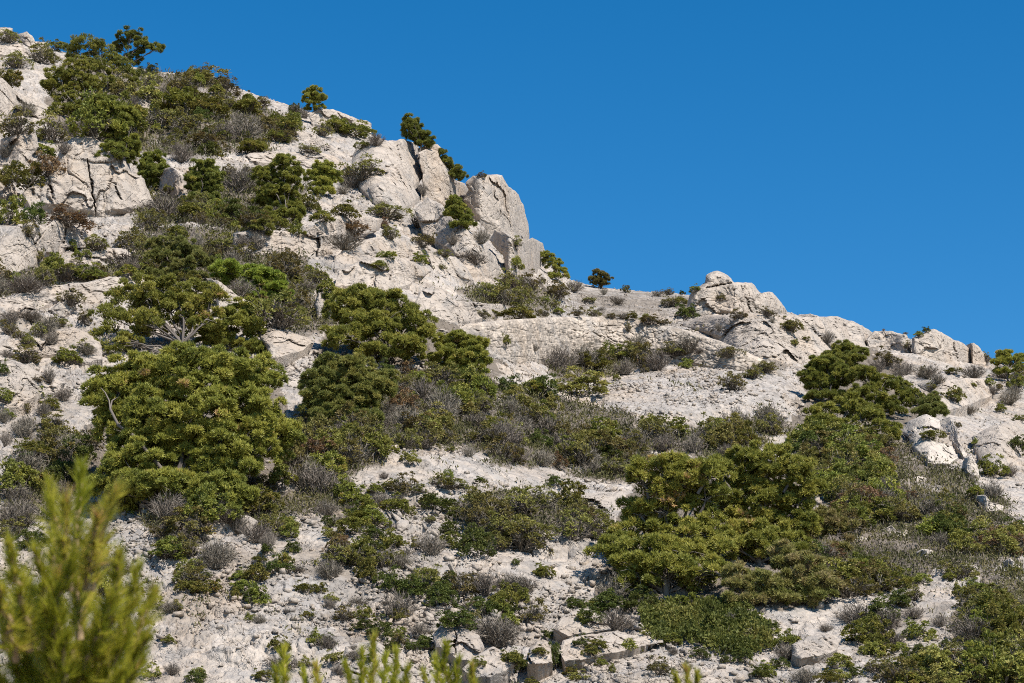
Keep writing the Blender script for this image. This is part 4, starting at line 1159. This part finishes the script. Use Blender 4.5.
# closed scrub: the shrubs one can count in it, far ones first
for pl, kinds, n, *fac in DENSE:
    fac = fac[0] if fac else 1.0
    q = np.array(pl, float)
    lo, hi = q.min(0), q.max(0)
    got = []
    tries = 0
    while len(got) < n and tries < 6000:
        tries += 1
        u, v = rng.uniform(lo, hi)
        if not poly_mask(np.array([u]), np.array([v]), pl)[0]:
            continue
        mind = 0.8 * math.sqrt((hi - lo).prod() * 0.55 / n)
        if any(abs(u - a) + 1.8 * abs(v - b) < mind for a, b in got):
            continue
        sz = fac * float(np.clip(17 + 0.045 * (v - 250), 13, 36)) * rng.uniform(.8, 1.5)
        hh = sz * rng.uniform(.55, .9)
        if v > 690 or not is_clear(u, v, sz, hh):
            continue
        got.append((u, v))
        shrub(u, v, sz, hh, rng.choice(list(kinds)))

# single small shrubs dotted over the lower slope
got = []
while len(got) < 120:
    u, v = rng.uniform(130, 1020), rng.uniform(450, 690)
    sz = rng.uniform(9, 21)
    if scrub[np.abs(srow - (v - vsky(u)) / (683 - vsky(u))).argmin(), np.abs(cols - u).argmin()] > .5 or not is_clear(u, v, sz, sz * .7) or (600 < u < 830 and 455 < v < 660) or v > 682:
        continue
    if any(abs(u - a) + 1.5 * abs(v - b) < 15 for a, b in got):
        continue
    got.append((u, v))
    shrub(u, v, sz, sz * rng.uniform(.5, .85), rng.choice(list('ssgdgoy')))

# kermes oak mat: one low carpet
def carpet(name, label, poly, mat, h_px, n, cat):
    q = np.array(poly, float)
    lo, hi = q.min(0), q.max(0)
    S = Soup()
    pts, ds = [], []
    while len(pts) < n:
        u, v = rng.uniform(lo, hi)
        if poly_mask(np.array([u + rng.normal(0, 4)]), np.array([v + rng.normal(0, 2.5)]), poly)[0]:
            d = float(macro_depth(u, v)) if v > 682 else surf_depth(u, v)
            pts.append(at(u, v, d))
            ds.append(d)
    pts = np.array(pts)
    base = pts.mean(0)
    hm = h_px * np.mean(ds) / FPX
    bump = np.clip(0.5 + 1.1 * fbm(pts[:, :2] / 0.8, 3, 5, .6), .12, 1.3)
    z = hm * bump * rng.uniform(.25, 1, n) * (1 + (rng.random(n) < .04) * .8)
    p = pts - base + np.stack([0 * z, 0 * z, z], -1)
    t = np.clip(0.45 + 0.6 * fbm(pts[:, :2] / 0.6, 3, 9) + rng.normal(0, .1, n), 0, 1)
    k = 5
    d = norm(rng.normal(0, .7, (n * k, 3)) + [0, -.1, .7])
    S.leaves(np.repeat(p, k, 0), d, .085 * rng.uniform(.7, 1.3, n * k), .045, np.repeat(t, k))
    o = link(name, S.mesh(name, M[mat]), None, base)
    return tag(o, label, cat)


carpet('shrub_mat', 'flat dense green mat of kermes oak below the sprawling pine', [(640, 612), (660, 603), (700, 602), (735, 608), (765, 626), (772, 648), (742, 658), (725, 655), (700, 645), (665, 640), (645, 632)], 'mat', 12, 7500, 'shrub mat')

for u, v, w, h, k in ((650, 606, 22, 14, 'd'), (690, 604, 20, 12, 'g'), (732, 622, 18, 12, 's'), (752, 640, 24, 14, 's'), (668, 642, 20, 12, 'g'), (744, 660, 20, 13, 'o'), (712, 612, 20, 13, 'd'), (770, 632, 18, 12, 'o'), (700, 656, 18, 11, 'o'), (688, 630, 16, 12, 'o')):
    shrub(u, v, w, h, k)

# undergrowth nobody could count: small tufts between the shrubs, leafy ones and dry ones
def undergrowth(name, mat, n, dense_share, L, label):
    S = Soup()
    w = np.where(scrub > 0.5, dense_share, (1 - dense_share) * 0.15 * (0.2 + sstep(-.1, .4, fbm(L2 / 4.0, 3, 131 + len(name)))))
    w = w * ((UU > -60) & (UU < 1090)) * (VV < 720)
    # one picture row weighs the same everywhere
    w = w * (683 - VS)
    c = np.cumsum(w.ravel())
    pick = np.searchsorted(c, rng.random(n) * c[-1])
    p = PD.reshape(-1, 3)[pick] + rng.normal(0, .05, (n, 3))
    dep = project(p)[2]
    sc = np.clip(dep / 70, .7, 1.5)
    t = np.clip(.45 + .5 * fbm(p[:, :2] / .9, 2, 7) + rng.normal(0, .12, n), 0, 1)
    k = 16
    d = norm(rng.normal(0, .75, (n * k, 3)) + [0, 0, .9])
    pp = np.repeat(p, k, 0) + rng.normal(0, 1, (n * k, 3)) * np.array([.16, .16, .07]) * np.repeat(sc, k)[:, None]
    S.leaves(pp, d, L * rng.uniform(.5, 1.3, n * k) * np.repeat(sc, k), (0.045 if mat != 'dry' else 0.016) * np.repeat(sc, k), np.clip(np.repeat(t, k) + rng.normal(0, .1, n * k), 0, 1))
    o = link(name, S.mesh(name, M[mat]))
    tag(o, label, name.replace('_', ' '), None, 'stuff')


undergrowth('undergrowth', 'under', 11000, .86, .16, 'low olive undergrowth filling the gaps between the shrubs')
undergrowth('dry_undergrowth', 'dry', 3800, .68, .26, 'grey dry twigs and straw between the shrubs')

# loose stones on the scree
def stones(n):
    V0 = np.array([(-1, -1, -1), (1, -1, -1), (1, 1, -1), (-1, 1, -1), (-1, -1, 1), (1, -1, 1), (1, 1, 1), (-1, 1, 1)], float)
    F0 = np.array([(0, 2, 1), (0, 3, 2), (4, 5, 6), (4, 6, 7), (0, 1, 5), (0, 5, 4), (1, 2, 6), (1, 6, 5), (2, 3, 7), (2, 7, 6), (3, 0, 4), (3, 4, 7)])
    w = ((UU > -60) & (UU < 1090)) * (scrub < .5) * (1.0 - .6 * rocky) * (1 - .85 * slab) * (683 - VS) * (0.12 + sstep(-.1, .35, fbm(L2 / 2.4, 4, 151))) * (1 + 2 * bank)
    c = np.cumsum(w.ravel())
    pick = np.searchsorted(c, rng.random(n) * c[-1])
    p = PD.reshape(-1, 3)[pick]
    s = 0.02 * np.exp(rng.gamma(1.6, .42, n))
    s = np.minimum(s, .12)
    v = V0[None] * rng.uniform(.35, 1.0, (n, 8, 3))
    v = v * rng.uniform(.6, 1.3, (n, 1, 3)) * np.array([1, 1, .6])
    a = rng.uniform(0, 2 * PI, n)
    ca, sa = np.cos(a)[:, None], np.sin(a)[:, None]
    x, y, z = v[..., 0], v[..., 1], v[..., 2]
    tl = rng.normal(0, .4, (n, 1))
    v = np.stack([x * ca - y * sa, x * sa + y * ca, z + tl * x], -1) * s[:, None, None] + p[:, None] + np.array([0, 0, .2]) * s[:, None, None]
    f = (F0[None] + 8 * np.arange(n)[:, None, None]).reshape(-1, 3)
    o = link('loose_stones', mk_mesh('loose_stones', v.reshape(-1, 3), f, M['crag']))
    tag(o, 'loose pale stones strewn over the scree', 'stones', None, 'stuff')


stones(42000)
# ------------------------------------------------------------------ young pines close to the camera
def young_pine(label, depth, trunk_px, shoots, scale=1.0):
    """trunk_px: (u, v) where the leader leaves the frame; shoots: (tip u, tip v, root u, root v, needle weight)"""
    u0, v0 = trunk_px
    foot = at(u0, v0, depth)
    foot[2] = 0.0
    root = tag(link('young_pine', None, None, foot), label, 'young pine')
    K, S = Soup(), Soup()
    hub = at(u0, v0, depth) - foot
    K.tube(bend(np.array([0, 0, -0.05]), hub, 8, 0.01), np.linspace(.035, .014, 8) * scale, 7, .3)
    for tu, tv, ru, rv, wgt in shoots:
        dd = depth + rng.normal(0, .16)
        tip = at(tu, tv, dd) - foot
        rt = at(ru, rv, depth + (dd - depth) * .4) - foot
        line = bend(hub * .35 + rt * .65 if rv > v0 else rt, tip, 14, .03)
        K.tube(np.concatenate([[hub * .5 + line[0] * .5 - [0, 0, .05]], line]) if rv > v0 else line, np.linspace(.0095, .0034, 15 if rv > v0 else 14) * scale, 5, rng.random())
        L = np.linalg.norm(tip - line[0])
        n = int(2900 * L * wgt)
        f = np.sort(rng.uniform(.02, 1.0, n))
        x = f * 13
        i = np.minimum(x.astype(int), 12)
        p = line[i] + (line[i + 1] - line[i]) * (x - i)[:, None]
        ax = norm(line[i + 1] - line[i])
        perp = norm(np.cross(ax, rng.normal(size=(n, 3))))
        ang = rng.normal(.45, .2, n)[:, None] * (1.15 - .5 * f[:, None])
        d = norm(ax * np.cos(ang) + perp * np.sin(ang) + [0, 0, .12])
        shoot_t = rng.normal(.5, .16)
        S.blades(p, d, rng.uniform(.045, .085, n) * scale * (1.08 - .35 * f), .0042 * scale, np.clip(shoot_t + rng.normal(0, .14, n) + .12 * (f > .93), 0, 1))
    link('trunk', K.mesh('trunk', M['shoot'], True), root)
    link('needles', S.mesh('needles', M['young']), root)
    return root


young_pine('out-of-focus yellow-green young pine filling the lower left corner of the picture', 4.6, (62, 760),
           [(82, 470, 72, 560, .9), (50, 490, 56, 580, .9), (116, 492, 92, 590, .9), (98, 520, 86, 590, .8), (66, 505, 70, 590, .8), (138, 572, 108, 650, .9), (152, 598, 126, 690, .9), (146, 640, 112, 720, .8), (10, 548, 30, 650, .9), (-8, 575, 16, 660, .8), (30, 590, 44, 680, .9), (72, 562, 64, 720, 1.1), (92, 590, 66, 700, 1.0), (56, 580, 60, 690, 1.0), (110, 600, 70, 740, 1.0), (84, 640, 64, 740, 1.0), (40, 630, 58, 740, 1.0), (126, 640, 80, 760, .9), (18, 630, 50, 760, 1.0), (0, 600, 30, 720, .9), (-15, 640, 30, 760, .9), (62, 610, 62, 760, 1.0), (104, 655, 66, 780, .9), (24, 660, 50, 780, .9), (140, 665, 90, 790, .8), (-5, 670, 30, 790, .8), (36, 555, 44, 650, .9), (88, 545, 80, 640, .9), (118, 560, 96, 660, .9), (130, 610, 100, 700, .9), (48, 650, 56, 770, 1.0), (98, 625, 80, 730, 1.0), (12, 600, 34, 700, .9), (74, 660, 70, 790, 1.0), (120, 675, 84, 790, .9), (36, 610, 50, 710, .9), (66, 640, 66, 760, 1.0)])
young_pine('yellow-green young pine tips along the bottom edge, right of the blurred corner pine', 7.5, (360, 800),
           [(284, 652, 288, 735, .9), (276, 672, 286, 745, .8), (316, 668, 322, 745, .8), (304, 674, 318, 750, .7), (374, 640, 372, 730, 1.0), (362, 655, 370, 740, .8), (386, 658, 376, 745, .8), (346, 668, 356, 750, .8), (396, 655, 398, 745, .9), (408, 670, 402, 750, .7), (446, 648, 446, 740, 1.0), (436, 662, 444, 745, .8), (458, 664, 452, 748, .8), (472, 668, 466, 750, .8), (424, 676, 440, 755, .7)])
young_pine('short yellow-green young pine tips at the bottom edge below the kermes oak mat', 8.0, (700, 800),
           [(686, 670, 690, 745, .9), (676, 677, 686, 750, .7), (697, 675, 698, 750, .8)])

# ------------------------------------------------------------------ labels that single each shrub out
MARKS = [('the fissured crag', 95, 180), ('the rounded rock face', 15, 150), ('the diagonal upper slab', 25, 105), ('the topmost pines', 100, 75), ('the skyline bush', 314, 98), ('the twin mid-slope pines', 245, 190),
         ('the grooved outcrop', 45, 245), ('the longest slab', 70, 298), ('the bright green pine', 252, 284), ('the olive pine', 178, 258), ('the forked pine', 160, 310), ('the largest round pine', 180, 430),
         ('the cliff band', 300, 238), ('the domed slab', 385, 258), ('the square-topped crag', 500, 210), ('the pinnacle', 445, 175), ('the face with the hole', 395, 175), ('the lowest smooth slab', 390, 270), ('the domed middle pine', 375, 328),
         ('the soft grey-green pine', 345, 390), ('the low companion pine', 462, 355), ('the stone wall', 600, 340), ('the rubble bank', 670, 388), ('the knoll', 735, 292), ('the blocky face', 750, 340), ('the oval boulder', 727, 332),
         ('the right-hand clump', 865, 395), ('the pointed wedge', 945, 348), ('the far right pine', 1010, 362), ('the split white outcrop', 935, 440), ('the white tooth', 970, 468), ('the paired white blocks', 895, 534), ('the long white rock', 985, 502),
         ('the sprawling pine', 665, 520), ('the broad olive pine', 765, 490), ('the half-dead pine', 802, 576), ('the kermes oak mat', 708, 628), ('the long ledge', 610, 645), ('the conical juniper', 556, 656), ('the squarish boulder', 267, 560), ('the long boulder', 228, 524),
         ('the cracked block', 385, 665), ('the split flat block', 458, 642), ('the low smooth rock', 575, 505), ('the blurred corner pine', 60, 600), ('the bare patch', 935, 590), ('the cracked ledge', 30, 375), ('the shelf', 50, 345)]
ORD = ['first', 'second', 'third', 'fourth', 'fifth', 'sixth', 'seventh', 'eighth', 'ninth', 'tenth', 'eleventh', 'twelfth', 'thirteenth', 'fourteenth', 'fifteenth', 'sixteenth', 'seventeenth', 'eighteenth', 'nineteenth', 'twentieth']
SPECIAL = {(224, 219): 'dark rust heath growing on top of the grooved outcrop', (478, 538): 'large dark round shrub casting a shadow on scree, right of the grey shrubs',
           (205, 636): 'isolated dark olive shrub on bare scree right of the blurred corner pine', (857, 611): 'domed silvery grey leafless shrub right below the half-dead pine',
           (556, 653): 'dark conical dwarf juniper on the long undercut ledge', (558, 356): 'tall dark grey shrub at the foot of the stone wall, left of the green row'}
groups = {}
for o, u, v, w, h, k in SHRUBS:
    vc = v - h / 2
    sp = [t for (a, b), t in SPECIAL.items() if abs(u - a) < 7 and abs(vc - b) < 9]
    if sp and sp[0] not in [x.get('label') for x, *_ in SHRUBS]:
        tag(o, sp[0], 'shrub', KIND[k][2])
        continue
    m = min(MARKS, key=lambda m: math.hypot(u - m[1], 1.4 * (vc - m[2])))
    dx, dy = u - m[1], vc - m[2]
    if math.hypot(dx, dy) < 14:
        rel = 'at'
    elif abs(dx) > 1.2 * abs(dy):
        rel = 'right of' if dx > 0 else 'left of'
    else:
        rel = 'below' if dy > 0 else 'above'
    size = 'large' if w > 34 else ('tiny' if w < 13 else ('small' if w < 23 else 'mid-sized'))
    tag(o, None, 'shrub', KIND[k][2])
    groups.setdefault((size, KIND[k][1], rel, m[0]), []).append((u, o))
for (size, look, rel, lm), L in groups.items():
    L.sort(key=lambda t: t[0])
    for i, (u, o) in enumerate(L):
        o['label'] = f'{size} {look} {rel} {lm}' + ('' if len(L) == 1 else (f', {ORD[i]} from the left'))

# ------------------------------------------------------------------ light, sky, camera
scene = bpy.context.scene
to_sun = np.array([0.57, -0.76, 0.0])
to_sun = to_sun / np.linalg.norm(to_sun)
EL = math.radians(47)
sdir = np.array([to_sun[0] * math.cos(EL), to_sun[1] * math.cos(EL), math.sin(EL)])
sl = bpy.data.lights.new('sun', 'SUN')
sl.energy = 4.2
sl.angle = math.radians(0.53)
sl.color = (1.0, 0.945, 0.87)
so = bpy.data.objects.new('sun', sl)
C.objects.link(so)
from mathutils import Vector
so.rotation_euler = Vector((-sdir[0], -sdir[1], -sdir[2])).to_track_quat('-Z', 'Y').to_euler()
world = bpy.data.worlds.new('World')
scene.world = world
world.use_nodes = True
wn = world.node_tree
bg = wn.nodes['Background']
sky = wn.nodes.new('ShaderNodeTexSky')
sky.sky_type = 'NISHITA'
sky.sun_disc = False
sky.sun_elevation = EL
sky.sun_rotation = math.atan2(sdir[0], sdir[1])
sky.altitude = 300
sky.air_density = 1.0
sky.dust_density = 0.0
sky.ozone_density = 3.0
hs = wn.nodes.new('ShaderNodeHueSaturation')
hs.inputs['Saturation'].default_value = 1.4
hs.inputs['Hue'].default_value = 0.497
wn.links.new(sky.outputs[0], hs.inputs['Color'])
wn.links.new(hs.outputs[0], bg.inputs['Color'])
bg.inputs['Strength'].default_value = 0.077

cam = bpy.data.cameras.new('camera')
cam.lens_unit = 'FOV'
cam.sensor_fit = 'HORIZONTAL'
cam.sensor_width = 36
cam.angle = HFOV
cam.clip_start = 0.1
cam.clip_end = 20000
cam.dof.use_dof = True
cam.dof.focus_distance = 75
cam.dof.aperture_fstop = 8.0
co = bpy.data.objects.new('camera', cam)
C.objects.link(co)
co.location = CAM.tolist()
co.rotation_euler = (PI / 2 + PITCH, 0, 0)
scene.camera = co
vs_ = scene.view_settings
vs_.view_transform = 'Standard'
vs_.look = 'None'
vs_.exposure = 0.95
vs_.gamma = 1
scene.cycles.max_bounces = 6
scene.cycles.use_denoising = False
scene.cycles.filter_width = 1.0
scene.cycles.transparent_max_bounces = 4
